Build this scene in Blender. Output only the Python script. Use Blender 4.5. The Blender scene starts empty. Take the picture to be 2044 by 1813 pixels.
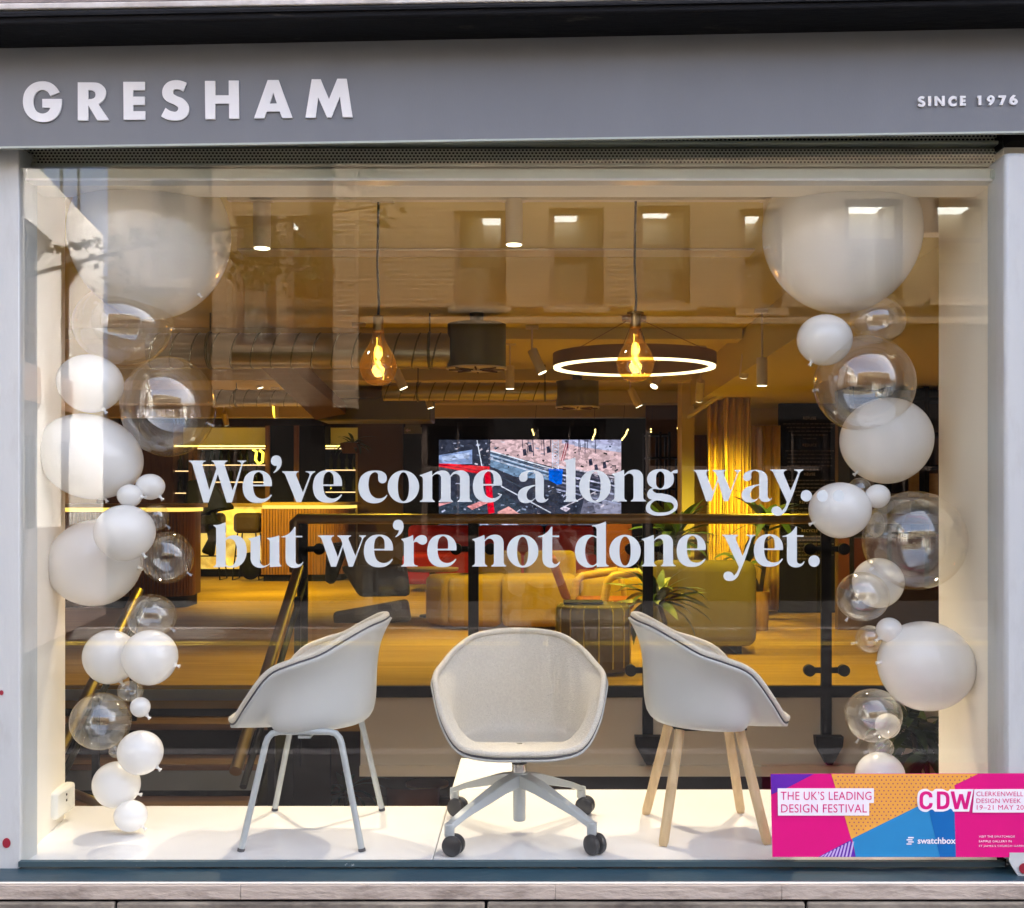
import bpy, bmesh, math, random
from mathutils import Vector, Matrix
from mathutils.geometry import tessellate_polygon

random.seed(7)
S = bpy.context.scene
COL = S.collection
PI = math.pi
R = math.radians

# ------------------------------------------------------------------ camera, sky, sun, exposure
F, CU, CV, EYE = 2371.0, 1071.0, 989.0, 1.6
cam_d = bpy.data.cameras.new("camera")
cam_d.sensor_width = 36.0
cam_d.lens = F / 2044.0 * 36.0
cam_d.shift_x = (1022.0 - CU) / 2044.0
cam_d.shift_y = (CV - 906.5) / 2044.0
cam_d.clip_start = 0.02
cam_d.clip_end = 400.0
cam = bpy.data.objects.new("camera", cam_d)
cam.location = (0, 0, EYE)
cam.rotation_euler = (R(90), 0, 0)
COL.objects.link(cam)
S.camera = cam

SUN_EL, SUN_AZ = 46.0, 50.0            # the sun stands behind the shop, over its roof
W = bpy.data.worlds.new("World")
S.world = W
W.use_nodes = True
nt = W.node_tree
bg = nt.nodes["Background"]
sky = nt.nodes.new("ShaderNodeTexSky")
sky.sky_type = 'NISHITA'
sky.sun_disc = False
sky.sun_elevation = R(SUN_EL)
sky.sun_rotation = R(SUN_AZ)
sky.air_density = 0.44
sky.dust_density = 9.0
sky.ozone_density = 0.0
nt.links.new(sky.outputs[0], bg.inputs[0])
bg.inputs[1].default_value = 0.15
sun_d = bpy.data.lights.new("sun", 'SUN')
sun_d.energy = 2.05
sun_d.angle = R(0.5)
sun_d.color = (1.0, 0.95, 0.88)
sun = bpy.data.objects.new("sun", sun_d)
sd = Vector((math.sin(R(SUN_AZ)) * math.cos(R(SUN_EL)), math.cos(R(SUN_AZ)) * math.cos(R(SUN_EL)), math.sin(R(SUN_EL))))
sun.rotation_euler = sd.to_track_quat('Z', 'Y').to_euler()
sun.location = (0, 0, 30)
COL.objects.link(sun)
S.view_settings.view_transform = 'Standard'
S.view_settings.look = 'None'
S.view_settings.gamma = 1.0
S.view_settings.use_curve_mapping = False
S.view_settings.exposure = 3.62
S.render.engine = 'CYCLES'
S.cycles.transparent_max_bounces = 32
S.cycles.max_bounces = 12
S.cycles.diffuse_bounces = 5
S.cycles.glossy_bounces = 6
S.cycles.caustics_reflective = False
S.cycles.caustics_refractive = False
S.cycles.sample_clamp_indirect = 6.0

# ------------------------------------------------------------------ where things stand
YG = 3.66                               # outer face of the shop glass
ZP = 0.461                              # top of the display platform
ZF = 0.353                              # shop floor
ZC = 2.92                               # shop ceiling


def P(u, v, y):
    return Vector(((u - CU) / F * y, y, EYE - (v - CV) / F * y))


def X_(u, y):
    return (u - CU) / F * y


def Z_(v, y):
    return EYE - (v - CV) / F * y


def RF(u, v, d):                        # a point of the street that the glass mirrors
    return Vector(((u - CU) / F * d, 2 * YG - d, EYE - (v - CV) / F * d))


# ------------------------------------------------------------------ materials
def new_mat(name):
    m = bpy.data.materials.new(name)
    m.use_nodes = True
    return m, m.node_tree, m.node_tree.nodes["Principled BSDF"]


def coords(n, l, kind='Object', scale=(1, 1, 1), rot=(0, 0, 0)):
    tc = n.new("ShaderNodeTexCoord")
    mp = n.new("ShaderNodeMapping")
    mp.inputs['Scale'].default_value = scale
    mp.inputs['Rotation'].default_value = rot
    l.new(tc.outputs[kind], mp.inputs[0])
    return mp.outputs[0]


def mat(name, col, rough=0.5, metal=0.0, var=0.12, scale=6.0, stretch=(1, 1, 1), bump=0.0, bscale=60.0, coat=0.0, spec=0.5, emit=None, estr=0.0):
    m, t, b = new_mat(name)
    n, l = t.nodes, t.links
    b.inputs['Roughness'].default_value = rough
    b.inputs['Metallic'].default_value = metal
    b.inputs['Specular IOR Level'].default_value = spec
    b.inputs['Coat Weight'].default_value = coat
    v = coords(n, l, 'Object', stretch)
    nz = n.new("ShaderNodeTexNoise")
    nz.inputs['Scale'].default_value = scale
    nz.inputs['Detail'].default_value = 5
    l.new(v, nz.inputs['Vector'])
    mx = n.new("ShaderNodeMix")
    mx.data_type = 'RGBA'
    l.new(nz.outputs['Fac'], mx.inputs[0])
    mx.inputs[6].default_value = (*[c * (1 - var) for c in col], 1)
    mx.inputs[7].default_value = (*[min(1, c * (1 + var)) for c in col], 1)
    l.new(mx.outputs[2], b.inputs['Base Color'])
    if bump:
        nb = n.new("ShaderNodeTexNoise")
        nb.inputs['Scale'].default_value = bscale
        nb.inputs['Detail'].default_value = 4
        l.new(v, nb.inputs['Vector'])
        bp = n.new("ShaderNodeBump")
        bp.inputs['Strength'].default_value = bump
        bp.inputs['Distance'].default_value = 0.01
        l.new(nb.outputs['Fac'], bp.inputs['Height'])
        l.new(bp.outputs[0], b.inputs['Normal'])
    if emit:
        b.inputs['Emission Color'].default_value = (*emit, 1)
        b.inputs['Emission Strength'].default_value = estr
    return m


def wood(name, c1, c2, grain=(1, 14, 14), rough=0.4, scale=3.0):
    m, t, b = new_mat(name)
    n, l = t.nodes, t.links
    v = coords(n, l, 'Object', grain)
    nz = n.new("ShaderNodeTexNoise")
    nz.inputs['Scale'].default_value = scale
    nz.inputs['Detail'].default_value = 8
    nz.inputs['Distortion'].default_value = 0.6
    l.new(v, nz.inputs['Vector'])
    cr = n.new("ShaderNodeValToRGB")
    cr.color_ramp.elements[0].position = 0.33
    cr.color_ramp.elements[0].color = (*c1, 1)
    cr.color_ramp.elements[1].position = 0.68
    cr.color_ramp.elements[1].color = (*c2, 1)
    l.new(nz.outputs['Fac'], cr.inputs[0])
    l.new(cr.outputs[0], b.inputs['Base Color'])
    b.inputs['Roughness'].default_value = rough
    bp = n.new("ShaderNodeBump")
    bp.inputs['Strength'].default_value = 0.15
    bp.inputs['Distance'].default_value = 0.004
    l.new(nz.outputs['Fac'], bp.inputs['Height'])
    l.new(bp.outputs[0], b.inputs['Normal'])
    return m


def emis(name, col, strength):
    m, t, b = new_mat(name)
    t.nodes.remove(b)
    e = t.nodes.new("ShaderNodeEmission")
    e.inputs[0].default_value = (*col, 1)
    e.inputs[1].default_value = strength
    t.links.new(e.outputs[0], t.nodes["Material Output"].inputs[0])
    return m


def clear(name, ior, tint=(1, 1, 1), rough=0.0, dirt=0.0, gloss=(1, 1, 1)):
    """A clear sheet: Fresnel mirror over a straight see-through, the same from both sides."""
    m, t, b = new_mat(name)
    n, l = t.nodes, t.links
    n.remove(b)
    geo = n.new("ShaderNodeNewGeometry")
    ma = n.new("ShaderNodeMath")
    ma.operation = 'MULTIPLY_ADD'
    ma.inputs[1].default_value = 1.0 / ior - ior
    ma.inputs[2].default_value = ior
    l.new(geo.outputs['Backfacing'], ma.inputs[0])
    fr = n.new("ShaderNodeFresnel")
    l.new(ma.outputs[0], fr.inputs['IOR'])
    tr = n.new("ShaderNodeBsdfTransparent")
    tr.inputs[0].default_value = (*tint, 1)
    gl = n.new("ShaderNodeBsdfGlossy")
    gl.inputs['Color'].default_value = (*gloss, 1)
    gl.inputs['Roughness'].default_value = rough
    mx = n.new("ShaderNodeMixShader")
    l.new(fr.outputs[0], mx.inputs[0])
    l.new(tr.outputs[0], mx.inputs[1])
    l.new(gl.outputs[0], mx.inputs[2])
    last = mx
    if dirt:
        nz = n.new("ShaderNodeTexNoise")
        nz.inputs['Scale'].default_value = 2.2
        nz.inputs['Detail'].default_value = 7
        l.new(coords(n, l, 'Object', (1, 1, 0.6)), nz.inputs['Vector'])
        mu = n.new("ShaderNodeMath")
        mu.operation = 'MULTIPLY'
        mu.inputs[1].default_value = dirt
        l.new(nz.outputs['Fac'], mu.inputs[0])
        df = n.new("ShaderNodeBsdfDiffuse")
        df.inputs[0].default_value = (0.7, 0.7, 0.68, 1)
        m2 = n.new("ShaderNodeMixShader")
        l.new(mu.outputs[0], m2.inputs[0])
        l.new(mx.outputs[0], m2.inputs[1])
        l.new(df.outputs[0], m2.inputs[2])
        last = m2
    l.new(last.outputs[0], n["Material Output"].inputs[0])
    return m


def brick_mat(name, c1, c2, mortar, bw=0.225, bh=0.075, axes='xz'):
    m, t, b = new_mat(name)
    n, l = t.nodes, t.links
    tc = n.new("ShaderNodeTexCoord")
    sp = n.new("ShaderNodeSeparateXYZ")
    l.new(tc.outputs['Object'], sp.inputs[0])
    ad = n.new("ShaderNodeMath")
    l.new(sp.outputs['X'], ad.inputs[0])
    l.new(sp.outputs['Y'], ad.inputs[1])
    cb = n.new("ShaderNodeCombineXYZ")
    l.new(ad.outputs[0], cb.inputs['X'])
    l.new(sp.outputs['Z'], cb.inputs['Y'])
    bt = n.new("ShaderNodeTexBrick")
    bt.inputs['Scale'].default_value = 1.0
    bt.inputs['Brick Width'].default_value = bw
    bt.inputs['Row Height'].default_value = bh
    bt.inputs['Mortar Size'].default_value = 0.009
    bt.inputs['Color1'].default_value = (*c1, 1)
    bt.inputs['Color2'].default_value = (*c2, 1)
    bt.inputs['Mortar'].default_value = (*mortar, 1)
    l.new(cb.outputs[0], bt.inputs['Vector'])
    nz = n.new("ShaderNodeTexNoise")
    nz.inputs['Scale'].default_value = 1.3
    nz.inputs['Detail'].default_value = 6
    l.new(tc.outputs['Object'], nz.inputs['Vector'])
    hs = n.new("ShaderNodeHueSaturation")
    mr = n.new("ShaderNodeMapRange")
    mr.inputs['To Min'].default_value = 0.7
    mr.inputs['To Max'].default_value = 1.3
    l.new(nz.outputs['Fac'], mr.inputs[0])
    l.new(mr.outputs[0], hs.inputs['Value'])
    l.new(bt.outputs['Color'], hs.inputs['Color'])
    l.new(hs.outputs[0], b.inputs['Base Color'])
    b.inputs['Roughness'].default_value = 0.85
    bp = n.new("ShaderNodeBump")
    bp.inputs['Strength'].default_value = 0.6
    bp.inputs['Distance'].default_value = 0.008
    bp.invert = True
    l.new(bt.outputs['Fac'], bp.inputs['Height'])
    l.new(bp.outputs[0], b.inputs['Normal'])
    return m


def stained(name, col, dark, scale=3.0, rough=0.85, thresh=(0.42, 0.62), stretch=(1, 1, 1), bump=0.5, bscale=40):
    """Painted or cut stone with patchy stains of its own."""
    m, t, b = new_mat(name)
    n, l = t.nodes, t.links
    v = coords(n, l, 'Object', stretch)
    nz = n.new("ShaderNodeTexNoise")
    nz.inputs['Scale'].default_value = scale
    nz.inputs['Detail'].default_value = 9
    nz.inputs['Roughness'].default_value = 0.65
    l.new(v, nz.inputs['Vector'])
    cr = n.new("ShaderNodeValToRGB")
    cr.color_ramp.elements[0].position = thresh[0]
    cr.color_ramp.elements[0].color = (*dark, 1)
    cr.color_ramp.elements[1].position = thresh[1]
    cr.color_ramp.elements[1].color = (*col, 1)
    l.new(nz.outputs['Fac'], cr.inputs[0])
    l.new(cr.outputs[0], b.inputs['Base Color'])
    b.inputs['Roughness'].default_value = rough
    nb = n.new("ShaderNodeTexNoise")
    nb.inputs['Scale'].default_value = bscale
    nb.inputs['Detail'].default_value = 6
    l.new(v, nb.inputs['Vector'])
    bp = n.new("ShaderNodeBump")
    bp.inputs['Strength'].default_value = bump
    bp.inputs['Distance'].default_value = 0.006
    l.new(nb.outputs['Fac'], bp.inputs['Height'])
    l.new(bp.outputs[0], b.inputs['Normal'])
    return m


def frosted(m, amount, col):
    """Adds a little translucent body to a clear material."""
    n, l = m.node_tree.nodes, m.node_tree.links
    out = n["Material Output"]
    src = out.inputs[0].links[0].from_socket
    tl = n.new("ShaderNodeBsdfTranslucent")
    tl.inputs[0].default_value = (*col, 1)
    mx = n.new("ShaderNodeMixShader")
    mx.inputs[0].default_value = amount
    l.new(src, mx.inputs[1])
    l.new(tl.outputs[0], mx.inputs[2])
    l.new(mx.outputs[0], out.inputs[0])


M = {}
M['fascia'] = mat('grey fascia paint', (0.150, 0.163, 0.178), 0.42, var=0.11, scale=2.2, stretch=(2.5, 1, 0.7), bump=0.05, bscale=90)
M['letter_white'] = mat('white sign letters', (0.77, 0.78, 0.78), 0.35, var=0.02)
M['cornice'] = stained('black flaking paint', (0.004, 0.0045, 0.006), (0.05, 0.045, 0.038), 9.0, 0.6, (0.3, 0.36), (0.35, 1, 5), 0.5)
M['stone_white'] = stained('pale render', (0.62, 0.6, 0.57), (0.4, 0.37, 0.34), 4.0)
M['stone_brown'] = stained('brown stone', (0.3, 0.25, 0.24), (0.2, 0.17, 0.16), 6.0)
M['white_frame'] = stained('white painted frame', (0.50, 0.53, 0.53), (0.44, 0.46, 0.455), 9.0, 0.35, (0.27, 0.46), (1.5, 1.5, 0.4), 0.12, 50)
M['head_frame'] = mat('grey green head frame', (0.38, 0.43, 0.38), 0.35, var=0.06, scale=4)
M['shutter'] = mat('shutter metal', (0.5, 0.51, 0.44), 0.4, 0.35, var=0.1)
M['black'] = mat('matt black', (0.008, 0.008, 0.009), 0.6, var=0.2, spec=0.08)
M['black_metal'] = mat('black powder coated steel', (0.006, 0.007, 0.009), 0.45, var=0.2, spec=0.1)
M['sill_blue'] = stained('slate blue sill paint', (0.015, 0.042, 0.06), (0.035, 0.06, 0.075), 5.0, 0.38, (0.3, 0.5), (0.4, 1, 1), 0.15)
M['sill_dark'] = stained('dark sill seal', (0.035, 0.07, 0.085), (0.35, 0.4, 0.42), 28.0, 0.6, (0.27, 0.33), (1, 1, 1), 0.3)
M['cornice'].node_tree.nodes['Principled BSDF'].inputs['Specular IOR Level'].default_value = 0.15
M['ledge'] = stained('beige stone ledge', (0.44, 0.38, 0.32), (0.2, 0.165, 0.135), 9.0, 0.95, (0.3, 0.52), (0.6, 1, 1.6), 0.9)
M['plinth'] = stained('weathered stone plinth', (0.24, 0.215, 0.17), (0.07, 0.06, 0.05), 8.0, 0.95, (0.38, 0.62), (0.5, 1, 1.2), 0.9)
M['pane'] = clear('shop glass', 1.44, (0.985, 0.995, 0.985), 0.0, 0.002)
M['rail_glass'] = clear('balustrade glass', 1.42, (0.97, 0.98, 0.96))
M['balloon_clear'] = clear('clear balloon skin', 2.2, (0.985, 0.985, 0.975), 0.008)
M['bulb_glass'] = clear('amber bulb glass', 2.1, (1.0, 0.72, 0.30), 0.0)
frosted(M['bulb_glass'], 0.02, (1.0, 0.56, 0.10))
M['platform'] = mat('white lacquered platform', (0.88, 0.88, 0.885), 0.24, var=0.035, scale=7, coat=0.3)
M['cream_wall'] = mat('cream wall paint', (0.86, 0.81, 0.70), 0.7, var=0.03, scale=3, bump=0.05, bscale=80)
M['socket'] = mat('white plastic', (0.8, 0.8, 0.74), 0.3, var=0.02)
M['shell'] = mat('light grey chair shell', (0.54, 0.55, 0.54), 0.5, var=0.03, scale=20, bump=0.03, bscale=300)
M['fabric'] = mat('oatmeal chair fabric', (0.68, 0.635, 0.55), 0.95, var=0.16, scale=130, bump=0.6, bscale=260, spec=0.2)
M['seam'] = mat('dark grey seam', (0.06, 0.06, 0.07), 0.7)
M['chair_metal'] = mat('grey powder coated tube', (0.42, 0.455, 0.47), 0.35, 0.2, var=0.03)
M['chrome'] = mat('polished steel', (0.6, 0.6, 0.6), 0.12, 1.0, var=0.02)
M['caster'] = mat('black caster plastic', (0.012, 0.013, 0.016), 0.35, var=0.2)
M['oak'] = wood('pale oak', (0.52, 0.36, 0.18), (0.64, 0.47, 0.26), (12, 12, 1), 0.5, 4)
M['shop_floor'] = wood('oak plank floor', (0.27, 0.15, 0.03), (0.40, 0.24, 0.055), (0.5, 7, 1), 0.5, 2.2)
M['shop_floor'].node_tree.nodes['Principled BSDF'].inputs['Specular IOR Level'].default_value = 0.2
M['ceiling'] = mat('ceiling paint', (0.60, 0.51, 0.20), 0.85, var=0.04, scale=1.2)
M['interior_wall'] = mat('warm wall paint', (0.70, 0.60, 0.40), 0.85, var=0.05, scale=1.5)
M['brown_wall'] = mat('dark brown wall', (0.12, 0.068, 0.03), 0.7, var=0.15, scale=2, spec=0.08)
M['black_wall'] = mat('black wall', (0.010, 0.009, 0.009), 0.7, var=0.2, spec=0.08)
M['grey_wall'] = mat('grey edge paint', (0.68, 0.64, 0.56), 0.8, var=0.04, scale=2)
M['grey_edge'] = mat('grey steel nosing', (0.22, 0.24, 0.25), 0.5, 0.3)
M['slat'] = wood('walnut slats', (0.22, 0.085, 0.03), (0.36, 0.15, 0.055), (20, 20, 1), 0.5, 3)
M['dark_wood'] = wood('dark walnut', (0.10, 0.04, 0.018), (0.17, 0.075, 0.03), (10, 10, 1), 0.5, 3)
M['top_wood'] = wood('counter top', (0.4, 0.25, 0.1), (0.52, 0.34, 0.15), (2, 14, 14), 0.35, 3)
M['tread'] = wood('stair treads', (0.11, 0.05, 0.025), (0.2, 0.10, 0.05), (1, 10, 10), 0.45, 3)
M['bronze'] = mat('bronze handrail', (0.22, 0.165, 0.10), 0.4, 1.0, var=0.08)
M['brass'] = mat('aged brass', (0.42, 0.31, 0.15), 0.3, 1.0, var=0.08)
M['duct'] = mat('galvanised duct', (0.42, 0.38, 0.26), 0.32, 0.9, var=0.15, scale=5)
M['drum'] = mat('dark green drum', (0.13, 0.125, 0.045), 0.42, 0.2, var=0.15)
M['spot_body'] = mat('pale lamp body', (0.62, 0.55, 0.42), 0.5, var=0.05)
M['ring_body'] = mat('bronze ring', (0.3, 0.17, 0.06), 0.5, 0.3, var=0.1)
M['cord'] = mat('black cord', (0.006, 0.006, 0.007), 0.7)
M['mustard'] = mat('mustard upholstery', (0.34, 0.22, 0.028), 0.95, var=0.12, scale=60, bump=0.4, bscale=180, spec=0.15)
M['olive'] = mat('olive upholstery', (0.17, 0.135, 0.04), 0.95, var=0.1, scale=50, bump=0.3, bscale=160, spec=0.15)
M['red'] = mat('red upholstery', (0.42, 0.018, 0.015), 0.9, var=0.1, scale=30, bump=0.2, bscale=120, spec=0.2)
M['orange'] = mat('rust orange upholstery', (0.22, 0.065, 0.012), 0.85, var=0.1, scale=30, bump=0.2, bscale=120, spec=0.2)
M['leather'] = mat('dark brown leather', (0.055, 0.034, 0.022), 0.5, var=0.2, scale=14, bump=0.3, bscale=90, spec=0.08)
M['black_cloth'] = mat('black cloth', (0.009, 0.009, 0.010), 0.9, var=0.2, scale=20, bump=0.3, bscale=60, spec=0.08)
M['piping'] = mat('yellow piping', (0.62, 0.47, 0.10), 0.8)
M['teal'] = mat('dark teal pot', (0.012, 0.035, 0.035), 0.5, var=0.15)
M['terracotta'] = wood('wood pot', (0.30, 0.16, 0.07), (0.42, 0.24, 0.11), (10, 10, 1), 0.6, 3)
M['leaf'] = mat('dark green leaf', (0.035, 0.075, 0.018), 0.45, var=0.35, scale=8)
M['leaf_edge'] = mat('yellow green leaf', (0.07, 0.10, 0.02), 0.45, var=0.35, scale=8)
M['tree_leaf'] = mat('street tree leaf', (0.06, 0.11, 0.025), 0.5, var=0.4, scale=5)
M['bark'] = stained('bark', (0.09, 0.07, 0.05), (0.04, 0.03, 0.02), 9.0)
M['curtain'] = mat('yellow curtain cloth', (0.72, 0.50, 0.14), 0.9, var=0.08, scale=10, stretch=(6, 6, 1), bump=0.1)
M['panel_black'] = mat('black printed panel', (0.008, 0.007, 0.008), 0.5, var=0.1, spec=0.08)
M['print_grey'] = mat('grey print', (0.36, 0.27, 0.2), 0.7)
M['asphalt'] = stained('asphalt', (0.045, 0.045, 0.046), (0.03, 0.03, 0.031), 3.0, 0.9, bscale=120)
M['paving'] = stained('paving slabs', (0.16, 0.155, 0.15), (0.11, 0.105, 0.1), 2.0, 0.9, bscale=60)
M['kerb'] = stained('granite kerb', (0.38, 0.37, 0.36), (0.25, 0.24, 0.24), 12.0)
M['yellow_line'] = stained('yellow road paint', (0.75, 0.55, 0.08), (0.45, 0.33, 0.06), 8.0)
M['brick'] = brick_mat('orange brown brick', (0.125, 0.085, 0.05), (0.085, 0.06, 0.036), (0.21, 0.18, 0.13))
M['brick_pale'] = brick_mat('buff brick', (0.145, 0.10, 0.06), (0.105, 0.072, 0.043), (0.24, 0.205, 0.15))
M['render_white'] = mat('white render', (0.84, 0.83, 0.80), 0.8, var=0.04, scale=1.0)
M['bld_frame'] = mat('dark brown window frame', (0.07, 0.05, 0.04), 0.5)
M['bld_pane'] = mat('dark window pane', (0.03, 0.03, 0.028), 0.08, var=0.2, spec=0.8)
M['blue_pane'] = mat('blue tinted pane', (0.16, 0.25, 0.34), 0.08, var=0.15, spec=0.8)
M['room_dark'] = mat('office room', (0.7, 0.62, 0.48), 0.9)
M['shaded_shopfront'] = mat('shopfront darkened as shade', (0.011, 0.010, 0.010), 0.6, var=0.2, scale=2, spec=0.08)  # shade of the ground floor opposite, put into the colour
M['fill_backing'] = mat('office window blind', (0.12, 0.10, 0.075), 0.9, var=0.15, scale=3)
M['spandrel'] = mat('brown spandrel', (0.36, 0.23, 0.15), 0.7, var=0.1)
M['office_light'] = emis('office ceiling light', (1.0, 0.98, 0.93), 1.22)
M['filament'] = emis('glowing filament', (1.0, 0.66, 0.16), 0.3)
M['ring_glow'] = emis('ring diffuser', (1.0, 0.80, 0.42), 0.26)
M['lens_glow'] = emis('spot lens', (1.0, 0.86, 0.52), 0.4)
M['strip_glow'] = emis('shelf light strip', (1.0, 0.66, 0.30), 0.16)
M['counter_glow'] = emis('counter light strip', (1.0, 0.66, 0.13), 0.13)
M['cove_glow'] = emis('cove strip', (1.0, 0.7, 0.1), 0.7)
M['neon'] = emis('yellow neon', (1.0, 0.75, 0.06), 0.3)
M['fairy'] = emis('fairy light', (1.0, 0.72, 0.22), 0.35)
M['bottle'] = mat('dark bottle glass', (0.03, 0.035, 0.012), 0.1, var=0.3)
M['bottle_label'] = mat('bottle label', (0.4, 0.3, 0.12), 0.6)
M['magenta'] = mat('magenta print', (0.66, 0.0, 0.19), 0.35, var=0.03)
M['purple'] = mat('purple print', (0.11, 0.015, 0.36), 0.35, var=0.05)
M['amber'] = mat('amber print', (0.80, 0.38, 0.06), 0.35, var=0.03)
M['dots'] = mat('red dots', (0.40, 0.08, 0.13), 0.35)
M['blue_print'] = mat('blue print', (0.02, 0.24, 0.52), 0.35, var=0.35, scale=1.6)
M['deep_blue'] = mat('deep blue print', (0.0, 0.13, 0.42), 0.35, var=0.1, scale=2)
M['lilac'] = mat('lilac stripes', (0.55, 0.45, 0.75), 0.35)
M['paper'] = mat('white print', (0.83, 0.81, 0.86), 0.35, var=0.01)
M['vinyl'] = mat('white vinyl', (0.55, 0.61, 0.62), 0.4, var=0.01)
M['red_sticker'] = mat('dark red sticker', (0.28, 0.01, 0.03), 0.4)
M['skin'] = mat('skin', (0.22, 0.11, 0.07), 0.5, var=0.1)
M['shirt'] = mat('white shirt', (0.93, 0.92, 0.91), 0.85, var=0.04, scale=10, bump=0.3, bscale=12)
M['overshirt'] = mat('pink overshirt', (0.85, 0.6, 0.6), 0.85, var=0.06, scale=10, bump=0.3, bscale=12)
M['hair'] = mat('dark hair', (0.02, 0.014, 0.01), 0.5)
M['jeans'] = mat('dark jeans', (0.03, 0.035, 0.05), 0.85)


def balloon_white():
    m, t, b = new_mat('white balloon latex')
    n, l = t.nodes, t.links
    b.inputs['Base Color'].default_value = (0.92, 0.915, 0.905, 1)
    b.inputs['Roughness'].default_value = 0.3
    b.inputs['Coat Weight'].default_value = 0.55
    b.inputs['Coat Roughness'].default_value = 0.05
    tl = n.new("ShaderNodeBsdfTranslucent")
    tl.inputs[0].default_value = (0.85, 0.83, 0.8, 1)
    mx = n.new("ShaderNodeMixShader")
    mx.inputs[0].default_value = 0.15
    l.new(b.outputs[0], mx.inputs[1])
    l.new(tl.outputs[0], mx.inputs[2])
    l.new(mx.outputs[0], n["Material Output"].inputs[0])
    return m


M['balloon_white'] = balloon_white()


def onyx():
    m, t, b = new_mat('glowing onyx')
    n, l = t.nodes, t.links
    nz = n.new("ShaderNodeTexNoise")
    nz.inputs['Scale'].default_value = 3.0
    nz.inputs['Detail'].default_value = 7
    nz.inputs['Distortion'].default_value = 1.0
    l.new(coords(n, l), nz.inputs['Vector'])
    cr = n.new("ShaderNodeValToRGB")
    cr.color_ramp.elements[0].position = 0.35
    cr.color_ramp.elements[0].color = (0.66, 0.36, 0.04, 1)
    cr.color_ramp.elements[1].position = 0.55
    cr.color_ramp.elements[1].color = (0.98, 0.70, 0.14, 1)
    l.new(nz.outputs['Fac'], cr.inputs[0])
    b.inputs['Roughness'].default_value = 0.3
    l.new(cr.outputs[0], b.inputs['Base Color'])
    l.new(cr.outputs[0], b.inputs['Emission Color'])
    b.inputs['Emission Strength'].default_value = 0.075
    return m


M['onyx'] = onyx()


def screen_mat():
    m, t, b = new_mat('screen picture')
    n, l = t.nodes, t.links
    n.remove(b)
    at = n.new("ShaderNodeVertexColor")
    at.layer_name = 'picture'
    e = n.new("ShaderNodeEmission")
    e.inputs[1].default_value = 0.105
    vo = n.new("ShaderNodeTexVoronoi")
    vo.inputs['Scale'].default_value = 16.0
    l.new(coords(n, l, 'Object', (1, 1, 1.8)), vo.inputs['Vector'])
    sx_ = n.new("ShaderNodeSeparateColor")
    l.new(vo.outputs['Color'], sx_.inputs[0])
    mr = n.new("ShaderNodeMapRange")
    mr.inputs['To Min'].default_value = 0.55
    mr.inputs['To Max'].default_value = 1.3
    l.new(sx_.outputs[0], mr.inputs[0])
    hv = n.new("ShaderNodeHueSaturation")
    l.new(mr.outputs[0], hv.inputs['Value'])
    l.new(at.outputs[0], hv.inputs['Color'])
    l.new(hv.outputs[0], e.inputs[0])
    l.new(e.outputs[0], n["Material Output"].inputs[0])
    return m


M['screen'] = screen_mat()


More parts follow.
